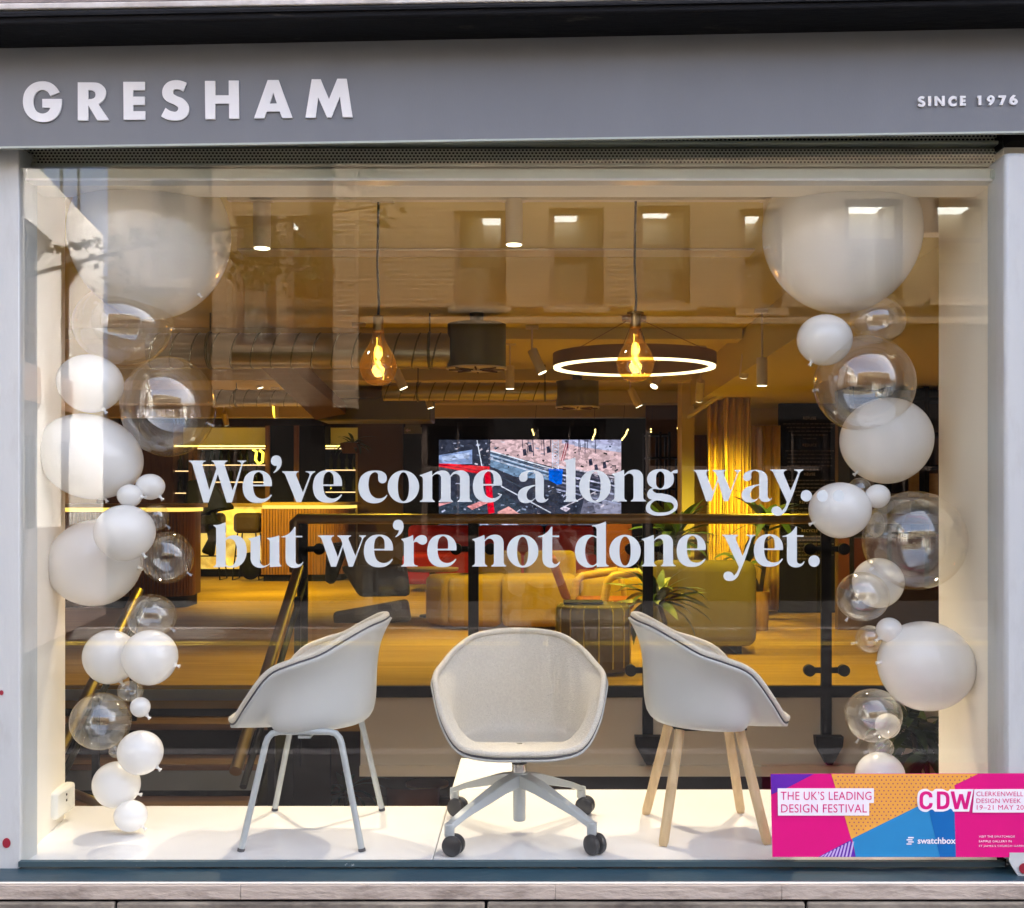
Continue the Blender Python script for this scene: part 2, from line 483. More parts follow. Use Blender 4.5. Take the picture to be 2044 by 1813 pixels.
# ------------------------------------------------------------------ mesh helpers
class MB:
    def __init__(self):
        self.v, self.f, self.c = [], [], []

    def add(self, vs, fs):
        o = len(self.v)
        self.v += [Vector(p) for p in vs]
        self.f += [tuple(i + o for i in f) for f in fs]
        return self

    def box(self, x0, x1, y0, y1, z0, z1):
        vs = [(x, y, z) for x in (x0, x1) for y in (y0, y1) for z in (z0, z1)]
        return self.add(vs, [(0, 1, 3, 2), (4, 6, 7, 5), (0, 4, 5, 1), (2, 3, 7, 6), (0, 2, 6, 4), (1, 5, 7, 3)])

    def hexa(self, a, b):               # two quads, bottom ring then top ring
        return self.add(list(a) + list(b), [(3, 2, 1, 0), (4, 5, 6, 7)] + [(i, (i + 1) % 4, 4 + (i + 1) % 4, 4 + i) for i in range(4)])

    def tube(self, pts, r, n=10, caps=True, closed=False, flat=1.0):
        pts = [Vector(p) for p in pts]
        k = len(pts)
        rs = r if isinstance(r, (list, tuple)) else [r] * k
        vs, fs = [], []
        up = None
        for i, p in enumerate(pts):
            a = pts[(i - 1) % k] if (closed or i > 0) else p
            b = pts[(i + 1) % k] if (closed or i < k - 1) else p
            t = (b - a).normalized() if (b - a).length > 1e-9 else Vector((0, 0, 1))
            if up is None:
                up = Vector((0, 0, 1)) if abs(t.z) < 0.9 else Vector((1, 0, 0))
            s = t.cross(up).normalized()
            up = s.cross(t).normalized()
            for j in range(n):
                q = 2 * PI * j / n
                vs.append(p + s * (rs[i] * math.cos(q)) + up * (rs[i] * flat * math.sin(q)))
        for i in range(k if closed else k - 1):
            for j in range(n):
                a, b = i * n + j, i * n + (j + 1) % n
                c, d = ((i + 1) % k) * n + (j + 1) % n, ((i + 1) % k) * n + j
                fs.append((a, b, c, d))
        if caps and not closed:
            fs.append(tuple(reversed(range(n))))
            fs.append(tuple(range((k - 1) * n, k * n)))
        return self.add(vs, fs)

    def cyl(self, p0, p1, r0, r1=None, n=16):
        return self.tube([p0, p1], [r0, r0 if r1 is None else r1], n)

    def lathe(self, prof, c=(0, 0, 0), n=32):
        c = Vector(c)
        vs, fs = [], []
        for r, z in prof:
            for j in range(n):
                q = 2 * PI * j / n
                vs.append(c + Vector((r * math.cos(q), r * math.sin(q), z)))
        for i in range(len(prof) - 1):
            for j in range(n):
                fs.append((i * n + j, i * n + (j + 1) % n, (i + 1) * n + (j + 1) % n, (i + 1) * n + j))
        fs.append(tuple(reversed(range(n))))
        fs.append(tuple(range((len(prof) - 1) * n, len(prof) * n)))
        return self.add(vs, fs)

    def ball(self, c, rx, ry, rz, n=32, m=20):
        c = Vector(c)
        vs = [c + Vector((0, 0, rz))]
        for i in range(1, m):
            a = PI * i / m
            for j in range(n):
                q = 2 * PI * j / n
                vs.append(c + Vector((rx * math.sin(a) * math.cos(q), ry * math.sin(a) * math.sin(q), rz * math.cos(a))))
        vs.append(c - Vector((0, 0, rz)))
        fs = [(0, 1 + j, 1 + (j + 1) % n) for j in range(n)]
        for i in range(m - 2):
            for j in range(n):
                a, b = 1 + i * n + j, 1 + i * n + (j + 1) % n
                fs.append((a, a + n, b + n, b))
        e = len(vs) - 1
        o = 1 + (m - 2) * n
        fs += [(e, o + (j + 1) % n, o + j) for j in range(n)]
        return self.add(vs, fs)

    def prism(self, rings, y0, y1, back=True):
        """rings: outlines in the xz plane (first outer, others holes); extruded from y0 (front) to y1."""
        pts = [[Vector((x, z, 0)) for x, z in r] for r in rings]
        tris = tessellate_polygon(pts)
        flat = [p for r in pts for p in r]
        n = len(flat)
        vs = [(p.x, y0, p.y) for p in flat] + ([(p.x, y1, p.y) for p in flat] if back else [])
        fs = []
        for a, b, c in tris:
            cr = (flat[b] - flat[a]).cross(flat[c] - flat[a]).z
            if cr < 0:
                b, c = c, b
            fs.append((a, b, c))
            if back:
                fs.append((c + n, b + n, a + n))
        if back:
            o = 0
            for r in pts:
                area = sum(r[i].x * r[(i + 1) % len(r)].y - r[(i + 1) % len(r)].x * r[i].y for i in range(len(r)))
                for i in range(len(r)):
                    a, b = o + i, o + (i + 1) % len(r)
                    fs.append((a, a + n, b + n, b) if area > 0 else (b, b + n, a + n, a))
                o += len(r)
        return self.add(vs, fs)

    def sheet(self, grid, flip=False):  # a grid of points
        nr, nc = len(grid), len(grid[0])
        fs = []
        for i in range(nr - 1):
            for j in range(nc - 1):
                q = (i * nc + j, i * nc + j + 1, (i + 1) * nc + j + 1, (i + 1) * nc + j)
                fs.append(tuple(reversed(q)) if flip else q)
        return self.add([p for row in grid for p in row], fs)


def obj(name, mb, m, parent=None, world=True, smooth=35, bevel=0.0, kind=None):
    me = bpy.data.meshes.new(name)
    vs = mb.v
    off = Vector((0, 0, 0))
    if world:
        if parent is not None:
            q = parent
            while q is not None:
                off += q.location
                q = q.parent
        else:
            lo = Vector([min(p[i] for p in vs) for i in range(3)])
            hi = Vector([max(p[i] for p in vs) for i in range(3)])
            off = Vector(((lo.x + hi.x) / 2, (lo.y + hi.y) / 2, lo.z))
    me.from_pydata([tuple(p - off) for p in vs], [], mb.f)
    me.materials.append(m)
    if smooth:
        me.shade_smooth()
        me.set_sharp_from_angle(angle=R(smooth))
    o = bpy.data.objects.new(name, me)
    COL.objects.link(o)
    if parent is not None:
        o.parent = parent
    elif world:
        o.location = off
    if bevel:
        b = o.modifiers.new("edge", 'BEVEL')
        b.width = bevel
        b.segments = 2
        b.limit_method = 'ANGLE'
        b.angle_limit = R(40)
    if kind:
        o['kind'] = kind
    return o


def tag(o, label, cat, group=None):
    o['label'] = label
    o['category'] = cat
    if group:
        o['group'] = group
    return o


def thing(name, label, cat, loc=(0, 0, 0), group=None):
    o = bpy.data.objects.new(name, None)
    COL.objects.link(o)
    o.location = loc
    o.empty_display_size = 0.1
    return tag(o, label, cat, group)


def solo(name, mb, m, label, cat, group=None, **kw):
    return tag(obj(name, mb, m, **kw), label, cat, group)


def struct(name, mb, m, **kw):
    return obj(name, mb, m, kind='structure', **kw)


def copy_tree(o, parent=None):
    c = o.copy()
    COL.objects.link(c)
    c.parent = parent
    for ch in list(o.children):
        copy_tree(ch, c)
    return c


def lamp(name, kind, loc, energy, color, parent=None, size=0.05, spot=None, blend=0.6, aim=(0, 0, -1)):
    d = bpy.data.lights.new(name, kind)
    d.energy = energy
    d.color = color
    d.shadow_soft_size = size
    if kind == 'SPOT':
        d.spot_size = R(spot)
        d.spot_blend = blend
    o = bpy.data.objects.new(name, d)
    COL.objects.link(o)
    o.rotation_euler = Vector(aim).to_track_quat('-Z', 'Y').to_euler()
    off = Vector((0, 0, 0))
    q = parent
    while q is not None:
        off += q.location
        q = q.parent
    o.location = Vector(loc) - off
    if parent is not None:
        o.parent = parent
    return o


_fonts = {}


def text_shape(body, offset=0.0, spacing=1.0):
    """Flat triangles of a line of text in the built-in font, as (points, faces, box)."""
    cu = bpy.data.curves.new("t", 'FONT')
    cu.body = body
    cu.size = 1.0
    cu.offset = offset
    cu.space_character = spacing
    cu.resolution_u = 3
    o = bpy.data.objects.new("t", cu)
    COL.objects.link(o)
    dg = bpy.context.evaluated_depsgraph_get()
    me = bpy.data.meshes.new_from_object(o.evaluated_get(dg))
    vs = [(v.co.x, v.co.y) for v in me.vertices]
    fs = [tuple(p.vertices) for p in me.polygons]
    bpy.data.objects.remove(o)
    bpy.data.curves.remove(cu)
    bpy.data.meshes.remove(me)
    xs, ys = [p[0] for p in vs], [p[1] for p in vs]
    return vs, fs, (min(xs), max(xs), min(ys), max(ys))


def fit_text(mb, body, x0, x1, z0, z1, y, offset=0.0, spacing=1.0, box=None):
    vs, fs, bx = text_shape(body, offset, spacing)
    bx = box or bx
    pts = [(x0 + (a - bx[0]) / (bx[1] - bx[0]) * (x1 - x0), y, z0 + (b - bx[2]) / (bx[3] - bx[2]) * (z1 - z0)) for a, b in vs]
    ff = []
    for f in fs:
        a, b, c = (Vector(pts[i]) for i in f[:3])
        nrm = (b - a).cross(c - a)
        want = -1 if x1 > x0 else 1
        ff.append(f if nrm.y * want > 0 else tuple(reversed(f)))
    mb.add(pts, ff)
    return bx


def outline(pts, steps=6):
    """A closed outline: (x, y) is a smooth point, (x, y, 1) a corner."""
    n = len(pts)
    out = []

    def dirn(i):
        a, b, c = (Vector(pts[j % n][:2]) for j in (i - 1, i, i + 1))
        l1, l2 = max((b - a).length, 1e-6), max((c - b).length, 1e-6)
        return ((b - a) / l1 * l2 + (c - b) / l2 * l1).normalized()
    for i in range(n):
        p, q = pts[i], pts[(i + 1) % n]
        a, b = Vector(p[:2]), Vector(q[:2])
        ca, cb = len(p) > 2, len(q) > 2
        if ca and cb:
            out.append(tuple(a))
            continue
        L = (b - a).length
        ma = None if ca else dirn(i) * L
        mb_ = None if cb else dirn((i + 1) % n) * L
        if ma is None:
            ma = (b - a) * 1.5 - mb_ * 0.5
        if mb_ is None:
            mb_ = (b - a) * 1.5 - ma * 0.5
        for k in range(steps):
            t = k / steps
            h = ((2 * t ** 3 - 3 * t * t + 1), (t ** 3 - 2 * t * t + t), (-2 * t ** 3 + 3 * t * t), (t ** 3 - t * t))
            w = a * h[0] + ma * h[1] + b * h[2] + mb_ * h[3]
            out.append((w.x, w.y))
    return out


def oval(cx, cy, rx, ry, n=40, e=2.0):
    r = []
    for i in range(n):
        q = 2 * PI * i / n
        c, s = math.cos(q), math.sin(q)
        r.append((cx + rx * math.copysign(abs(c) ** (2 / e), c), cy + ry * math.copysign(abs(s) ** (2 / e), s)))
    return r


# ================================================================== THE STREET (seen mirrored in the glass)
struct('road', MB().box(-40, 40, -6.9, -0.16, -0.5, -0.12), M['asphalt'])
struct('pavement', MB().box(-40, 40, 0.0, 3.52, -0.5, 0.0), M['paving'])
struct('far_pavement', MB().box(-40, 40, -30, -7.06, -0.5, 0.0), M['asphalt'])
struct('kerb', MB().box(-40, 40, -0.16, 0.0, -0.5, 0.004), M['kerb'])
struct('far_kerb', MB().box(-40, 40, -7.06, -6.9, -0.5, 0.004), M['kerb'])
ml = MB()
for y in (-0.42, -0.62, -6.35, -6.55):
    ml.box(-40, 40, y - 0.05, y + 0.05, -0.125, -0.115)
struct('road_markings', ml, M['yellow_line'])

DB = 18.0
YB = 2 * YG - DB                        # front of the brick building opposite


def wall_with_openings(mb, xs0, xs1, z0, z1, y0, y1, holes):
    """A wall of boxes round rectangular openings (x0, x1, z0, z1)."""
    xs = sorted({xs0, xs1, *[h[0] for h in holes], *[h[1] for h in holes]})
    for a, b in zip(xs[:-1], xs[1:]):
        zz = sorted([(h[2], h[3]) for h in holes if h[0] <= a + 1e-6 and h[1] >= b - 1e-6])
        z = z0
        for c, d in zz:
            if c > z + 1e-6:
                mb.box(a, b, y0, y1, z, c)
            z = d
        if z < z1 - 1e-6:
            mb.box(a, b, y0, y1, z, z1)


def far_window(parent, x0, x1, z0, z1, y, bars=(0.5,), light=(), zbars=(0.55,), sill='brick_pale', room='room_dark'):
    """An office window facing the street (+y): frame, pane and a room with ceiling lights behind it."""
    t = 0.085
    m = MB()
    for b in ((x0, x0 + t, z0, z1), (x1 - t, x1, z0, z1), (x0 + t, x1 - t, z0, z0 + t), (x0 + t, x1 - t, z1 - t, z1)):
        m.box(b[0], b[1], y - 0.16, y - 0.08, b[2], b[3])
    for k in zbars:
        z = z0 + (z1 - z0) * k
        m.box(x0 + t, x1 - t, y - 0.15, y - 0.10, z - 0.035, z + 0.035)
    for k in bars:
        x = x0 + (x1 - x0) * k
        m.box(x - 0.015, x + 0.015, y - 0.149, y - 0.101, z0 + t, z1 - t)
    w = obj('window', m, M['bld_frame'], parent)
    w_at = (x0, x1, z0, z1)
    r = MB()
    d = 1.25
    r.add([(x0 - .4, y - .3, z0), (x1 + .4, y - .3, z0), (x1 + .4, y - d, z0), (x0 - .4, y - d, z0),
           (x0 - .4, y - .3, z1 + .1), (x1 + .4, y - .3, z1 + .1), (x1 + .4, y - d, z1 + .1), (x0 - .4, y - d, z1 + .1)],
          [(0, 1, 2, 3), (4, 7, 6, 5), (3, 2, 6, 7), (0, 3, 7, 4), (1, 5, 6, 2)])
    obj('room', r, M[room], w)
    obj('pane', MB().box(x0 + t, x1 - t, y - 0.13, y - 0.12, z0 + t, z1 - t), M['rail_glass'], w)
    if z0 > 2:
        bh = z0 + (z1 - z0) * (0.5 + 0.12 * math.sin(x0 * 7.0))
        obj('fill_backing', MB().box(x0 + t, x1 - t, y - 0.235, y - 0.22, z0 + t, bh), M['fill_backing'], w)  # added backing that lifts the dark lower pane towards the brick's brightness
    for (lx, ly, lw, ld) in light:
        obj('ceiling_light', MB().box(x0 + lx, x0 + lx + lw, y - ly - ld, y - ly, z1 + 0.06, z1 + 0.09), M['office_light'], w)
    obj('sill', MB().box(x0 - 0.08, x1 + 0.08, y - 0.1, y + 0.09, z0 - 0.11, z0), M[sill], w)
    return w


bb = thing('brick_building', 'brown brick office building across the street mirrored in the window', 'building', (2, YB, 0))
holes = []
wins = []
for (u0, u1, v0, v1, lt) in (
        (1096, 1205, 415, 611, [(0.1, 0.7, 0.35, 0.5)]), (1273, 1378, 410, 608, [(0.05, 0.6, 0.5, 0.5), (0.1, 1.5, 0.4, 0.5)]),
        (1478, 1561, 416, 617, [(0.05, 0.9, 0.4, 0.5)]), (1686, 1803, 397, 600, [(0.25, 0.7, 0.55, 0.5), (0.1, 1.6, 0.45, 0.45)]),
        (1864, 1978, 397, 596, [(0.35, 0.9, 0.5, 0.4), (0.05, 1.6, 0.5, 0.4)]), (905, 1010, 420, 611, [(0.4, 0.9, 0.5, 0.5)]),
        (300, 372, 356, 560, []), (470, 551, 430, 690, [(0.3, 0.8, 0.4, 0.5)]), (571, 655, 430, 690, [])):
    a, b = RF(u0, v1, DB), RF(u1, v0, DB)
    holes.append((a.x, b.x, a.z, b.z))
    wins.append((a.x, b.x, a.z, b.z, lt))
for x in (-4.6, -2.9, -1.2, 0.5, 2.2, 3.9, 5.6, 7.3):
    holes.append((x - 0.55, x + 0.55, 0.9, 2.75))
    wins.append((x - 0.55, x + 0.55, 0.9, 2.75, []))
wl = MB()
wall_with_openings(wl, -6.5, RF(718, 0, DB).x, 2.95, 7.6, YB - 0.3, YB, [h for h in holes if h[1] < RF(718, 0, DB).x])
wall_with_openings(wl, RF(718, 0, DB).x, 14.0, 4.45, 7.6, YB - 0.3, YB, [h for h in holes if h[0] >= RF(718, 0, DB).x and h[2] > 4])
gw = MB()
wall_with_openings(gw, -6.5, RF(718, 0, DB).x, 0.0, 2.95, YB - 0.3, YB + 0.02, [h for h in holes if h[1] < RF(718, 0, DB).x and h[2] < 2])
wall_with_openings(gw, RF(718, 0, DB).x, 14.0, 0.0, 4.45, YB - 0.3, YB + 0.02, [h for h in holes if h[0] >= RF(718, 0, DB).x and h[2] < 2])
obj('ground_floor', gw, M['shaded_shopfront'], bb)
wl.box(-6.5, 14.0, YB - 6, YB - 3.0, 0, 7.6)
obj('wall', wl, M['brick'], bb)
obj('pier', MB().box(RF(672, 0, DB).x, RF(716, 0, DB).x, YB + 0.021, YB + 0.35, 2.9, 7.6), M['brick_pale'], bb)
obj('pier', MB().box(RF(436, 0, DB).x, RF(464, 0, DB).x, YB + 0.021, YB + 0.35, 2.9, 7.6), M['brick_pale'], bb)
obj('string_course', MB().box(RF(720, 0, DB).x, 14.0, YB + 0.021, YB + 0.07, 4.2, 4.3), M['brick_pale'], bb)
obj('string_course', MB().box(RF(720, 0, DB).x, 14.0, YB + 0.021, YB + 0.07, 3.25, 3.36), M['shaded_shopfront'], bb)
obj('parapet', MB().box(-6.6, 14.1, YB - 0.5, YB + 0.12, 7.6, 7.8), M['render_white'], bb)
obj('roof', MB().box(-6.5, 14.0, YB - 6, YB - 0.5, 7.5, 7.7), M['grey_edge'], bb)
for (x0, x1, z0, z1, lt) in wins:
    far_window(bb, x0, x1, z0, z1, YB, light=lt, bars=(0.5,) if x1 - x0 > 0.9 else (), zbars=(0.6,), sill='shaded_shopfront' if z0 < 2 else 'brick_pale', room='shaded_shopfront' if z0 < 2 else 'room_dark')
for body, ua, ub in (("16", 398, 377), ("ST", 371, 354), ("JOHNS", 346, 310), ("LANE", 302, 270)):
    sg = MB()
    g0, g1 = RF(ub, 834, DB - 0.1), RF(ua, 817, DB - 0.1)
    fit_text(sg, body, g1.x, g0.x, g0.z, g1.z, YB + 0.04, 0.02, 1.1)
    obj('wall_lettering', sg, M['paper'], bb)

# white building at the end of the street, set at an angle
wb = thing('white_building', 'white rendered building with tall framed windows mirrored beside the balloons', 'building', (-5.8, 2 * YG - 16, 0))
wx, wd = -5.84, 16.0                    # its near corner in mirror space
ddir = Vector((-0.156, 1.0)).normalized()  # along the facade, further into the mirror


def wbp(s, z, off=0.0):
    """s metres along the white facade from its right-hand corner (towards the shop), off metres behind it."""
    px = wx - s * ddir.x
    pd = wd - s * ddir.y
    nx, nd = -ddir.y, ddir.x            # away from the street
    return Vector((px + nx * off, 2 * YG - (pd + nd * off), z))


def wb_box(mb, s0, s1, z0, z1, o0, o1):
    mb.hexa([wbp(s0, z0, o0), wbp(s1, z0, o0), wbp(s1, z0, o1), wbp(s0, z0, o1)],
            [wbp(s0, z1, o0), wbp(s1, z1, o0), wbp(s1, z1, o1), wbp(s0, z1, o1)])


bays = [(1.2, 2.35), (2.75, 3.9), (4.3, 5.45), (5.85, 7.0), (7.4, 8.55)]
m = MB()
edges = [0.0] + [e for b in bays for e in b] + [11.0]
for i in range(0, len(edges), 2):
    wb_box(m, edges[i], edges[i + 1], 0, 4.45, 0, 0.35)
wb_box(m, 0, 11.0, 4.45, 5.1, 0, 0.35)
wb_box(m, 0, 0.35, 0, 5.08, 0.35, 5)
obj('wall', m, M['render_white'], wb)
m = MB()
wb_box(m, -0.02, 11.0, 0, 1.25, -0.03, -0.002)
obj('dim_base', m, M['stone_brown'], wb)  # added darker sheet so that the foot of the facade looks unlit
for a, b in bays:
    fr = MB()
    for z0, z1 in ((0.7, 1.0), (2.25, 2.6), (2.6, 2.66), (3.4, 3.45), (4.38, 4.45)):
        wb_box(fr, a, b, z0, z1, 0.16, 0.24)
    for s in (a, a + 0.55, b - 0.06):
        wb_box(fr, s, s + 0.06, 0.7, 4.45, 0.17, 0.23)
    w = obj('window', fr, M['bld_frame'], wb)
    pn = MB()
    wb_box(pn, a, b, 0.7, 4.45, 0.25, 0.28)
    obj('pane', pn, M['bld_pane'], w)
    sp = MB()
    wb_box(sp, a, b, 2.62, 3.02, 0.12, 0.2)
    obj('spandrel', sp, M['spandrel'], w)
m = MB()
wb_box(m, 0.3, 11.0, 5.1, 5.14, 0.5, 6)
obj('terrace', m, M['grey_edge'], wb)
m = MB()
wb_box(m, 1.2, 11.0, 5.14, 7.9, 1.6, 6)
up_ = obj('upper_storey', m, M['spandrel'], wb)
for k in range(6):
    m = MB()
    wb_box(m, 3.2 + k * 1.25, 4.3 + k * 1.25, 5.3, 7.5, 1.52, 1.58)
    obj('pane', m, M['blue_pane'], up_)
    m = MB()
    wb_box(m, 4.32 + k * 1.25, 4.43 + k * 1.25, 5.3, 7.6, 1.48, 1.58)
    obj('mullion', m, M['render_white'], up_)
m = MB()
wb_box(m, 1.0, 11.0, 7.9, 8.2, 1.2, 6)
obj('roof', m, M['render_white'], wb)
m = MB()
m.tube([wbp(0.3, 6.0, 0.25), wbp(11, 6.0, 0.25)], 0.025, 6)
for k in range(12):
    m.tube([wbp(0.3 + k * 0.95, 5.1, 0.25), wbp(0.3 + k * 0.95, 6.0, 0.25)], 0.02, 6)
obj('railing', m, M['black_metal'], wb)

# street tree beside the shop: its crown hangs over the pavement and shows in the glass
tr = thing('street_tree', 'leafy street tree whose branch shows mirrored over the left balloons', 'tree', (-3.9, 0.6, 0))
m = MB()
m.tube([(-3.9, 0.6, 0), (-3.88, 0.62, 1.5), (-3.8, 0.55, 3.0), (-3.6, 0.4, 4.4), (-3.5, 0.3, 6.0)], [0.16, 0.13, 0.11, 0.08, 0.04], 10)
limbs = [[(-3.85, 0.58, 2.7), (-3.2, 0.3, 2.85), (-2.2, 0.0, 3.2), (-0.9, -0.2, 3.45)],
         [(-2.2, 0.0, 3.2), (-1.9, -0.3, 3.1), (-1.5, -0.5, 3.1)],
         [(-3.6, 0.4, 4.4), (-4.2, 0.2, 5.2), (-4.6, -0.1, 5.8)],
         [(-3.6, 0.4, 4.4), (-3.0, 0.5, 5.3), (-2.5, 0.3, 5.9)]]
for lb in limbs:
    m.tube(lb, [0.022 - 0.017 * i / (len(lb) - 1) for i in range(len(lb))], 6)
obj('trunk', m, M['bark'], tr)
m = MB()
rnd = random.Random(3)


def rvec(r=1.0):
    while True:
        v = Vector((rnd.uniform(-1, 1), rnd.uniform(-1, 1), rnd.uniform(-1, 1)))
        if v.length < 1:
            return v * r


for lb in limbs:
    for k in range(24):
        t = rnd.uniform(0.45, 1.0) * (len(lb) - 1)
        i = min(int(t), len(lb) - 2)
        c = Vector(lb[i]).lerp(Vector(lb[i + 1]), t - i) + rvec(0.26)
        for q in range(9):
            p = c + rvec(0.15)
            a = rvec().normalized()
            b = a.cross(rvec().normalized()).normalized()
            s = rnd.uniform(0.016, 0.032)
            m.add([p - a * s, p + b * s * 0.8, p + a * s * 1.2, p - b * s * 0.8], [(0, 1, 2, 3)])
for k in range(70):
    t = rnd.random()
    p = Vector((-2.3, 0.0, 3.22)).lerp(Vector((-3.02, 0.02, 3.1)), t) + rvec(0.075 * (1.15 - t))
    a = rvec().normalized()
    b = a.cross(rvec().normalized()).normalized()
    s = rnd.uniform(0.018, 0.034)
    m.add([p - a * s, p + b * s * 0.8, p + a * s * 1.2, p - b * s * 0.8], [(0, 1, 2, 3)])
obj('crown', m, M['tree_leaf'], tr, smooth=0)

# ================================================================== THE SHOP FRONT
sb = thing('shop_building', 'dark corniced shop building that holds the display window', 'building', (0, 3.6, 0))
m = MB()
m.box(-9, X_(-40, 3.69), 3.56, 4.25, 0, 3.3)
m.box(X_(2096, 3.69), 9, 3.56, 4.31, 0, 3.3)
obj('wall', m, M['white_frame'], sb)
obj('upper_storeys', MB().box(-9, 9, 3.61, 20.2, 3.12, 12.5), M['stone_brown'], sb)
nb = thing('shade_block', 'unseen tall block added beside the shop to shade the street', 'building', (26, 12, 0))  # invented block out of view, there only to cast shade on the street
obj('wall', MB().box(14.0, 44, 3.75, 20.2, 0, 24), M['stone_brown'], nb)
sl = -0.016


def tilted(mb, u0, u1, va, vb, y0, y1, s0=sl, s1=sl):
    """A board across the front between the lines v = va (top) and v = vb (bottom) taken at u = 1022, with their slopes."""
    q = []
    for u in (u0, u1):
        for v, s in ((vb, s1), (va, s0)):
            q.append((X_(u, y0), Z_(v + s * (u - 1022), y0)))
    (xa, za), (_, zb), (xc, zc), (_, zd) = q
    return mb.add([(xa, y0, za), (xc, y0, zc), (xc, y0, zd), (xa, y0, zb), (xa, y1, za), (xc, y1, zc), (xc, y1, zd), (xa, y1, zb)],
                  [(0, 1, 2, 3), (7, 6, 5, 4), (4, 5, 1, 0), (3, 2, 6, 7), (0, 3, 7, 4), (5, 6, 2, 1)])


YF = 3.56
m = MB()
tilted(m, -400, 2500, 4, 31, 3.39, 3.6, -0.017, -0.0195)
cn = obj('cornice', m, M['cornice'], sb, bevel=0.008)
m = MB()
tilted(m, -400, 2500, 9, 14, 3.382, 3.39, -0.018, -0.019)
obj('cornice_bead', m, M['cornice'], sb)
m = MB()
tilted(m, -400, 2500, -8, 4, 3.395, 3.62, -0.014, -0.015)
obj('drip_mould', m, M['stone_white'], sb, bevel=0.004)
m = MB()
tilted(m, -400, 2500, -120, -8.5, 3.425, 3.62, -0.012, -0.014)
obj('stone_band', m, M['stone_brown'], sb)

# sign board with its letters
sn = thing('shop_sign', 'grey fascia board with large white shop name letters and SINCE 1976', 'sign', (0, YF, Z_(280, YF)))
m = MB()
tilted(m, -400, 2500, 15, 280, YF, YF + 0.02, -0.0195, -0.0152)
obj('board', m, M['fascia'], sn)
m = MB()
tilted(m, -400, 2500, 277, 281, YF - 0.006, YF + 0.01, -0.0152, -0.0152)
obj('bottom_trim', m, M['head_frame'], sn)


def src_to_world(pts, ox, oy, sc, y):
    out = []
    for p in pts:
        u, v = (ox + p[0] / sc) / 1.2231, (oy + p[1] / sc) / 1.2231
        out.append((X_(u, y), Z_(v, y)))
    return out


SIGN = {
    'G': [[(330, 512, 1), (278, 533, 1), (262, 508), (235, 498), (205, 510), (185, 545), (185, 580), (200, 615), (235, 630), (262, 622), (280, 597, 1), (234, 597, 1), (234, 549, 1), (342, 549, 1), (340, 590), (320, 640), (285, 668), (235, 677), (180, 662), (140, 620), (127, 563), (140, 505), (180, 465), (235, 451), (285, 462)]],
    'R': [[(431, 457, 1), (510, 457, 1), (560, 468), (585, 500), (580, 545), (545, 578, 1), (605, 667, 1), (540, 668, 1), (489, 585, 1), (489, 668, 1), (431, 668, 1)], [(489, 500, 1), (505, 500, 1), (527, 515), (525, 540), (505, 550, 1), (489, 550, 1)]],
    'E': [[(683, 454, 1), (803, 454, 1), (803, 500, 1), (738, 500, 1), (738, 536, 1), (802, 536, 1), (802, 582, 1), (738, 582, 1), (738, 617, 1), (805, 617, 1), (805, 664, 1), (685, 664, 1)]],
    'S': [[(1035, 460, 1), (1015, 507, 1), (985, 495), (965, 497), (958, 515), (975, 530), (1015, 548), (1045, 585), (1045, 625), (1015, 660), (965, 668), (920, 660), (893, 645, 1), (918, 598, 1), (950, 617), (980, 617), (988, 600), (970, 582), (930, 565), (905, 540), (900, 500), (925, 460), (970, 445), (1010, 450)]],
    'H': [[(1136, 449, 1), (1193, 449, 1), (1193, 529, 1), (1268, 529, 1), (1268, 447, 1), (1324, 447, 1), (1325, 658, 1), (1270, 659, 1), (1270, 575, 1), (1193, 575, 1), (1193, 661, 1), (1138, 661, 1)]],
    'A': [[(1484, 444, 1), (1544, 444, 1), (1622, 654, 1), (1565, 655, 1), (1550, 618, 1), (1478, 619, 1), (1465, 656, 1), (1408, 657, 1)], [(1515, 515, 1), (1535, 574, 1), (1496, 575, 1)]],
    'M': [[(1728, 440, 1), (1778, 440, 1), (1824, 550, 1), (1870, 437, 1), (1922, 437, 1), (1955, 650, 1), (1900, 650, 1), (1884, 537, 1), (1837, 651, 1), (1813, 651, 1), (1763, 539, 1), (1750, 653, 1), (1693, 654, 1)]],
}
YL = YF - 0.007
for ch in "GRESHAM":
    m = MB()
    m.prism([src_to_world(outline(r), 0, 0, 2.2711, YL) for r in SIGN[ch]], YL, YF - 0.001)
    obj('letter', m, M['letter_white'], sn, smooth=30)
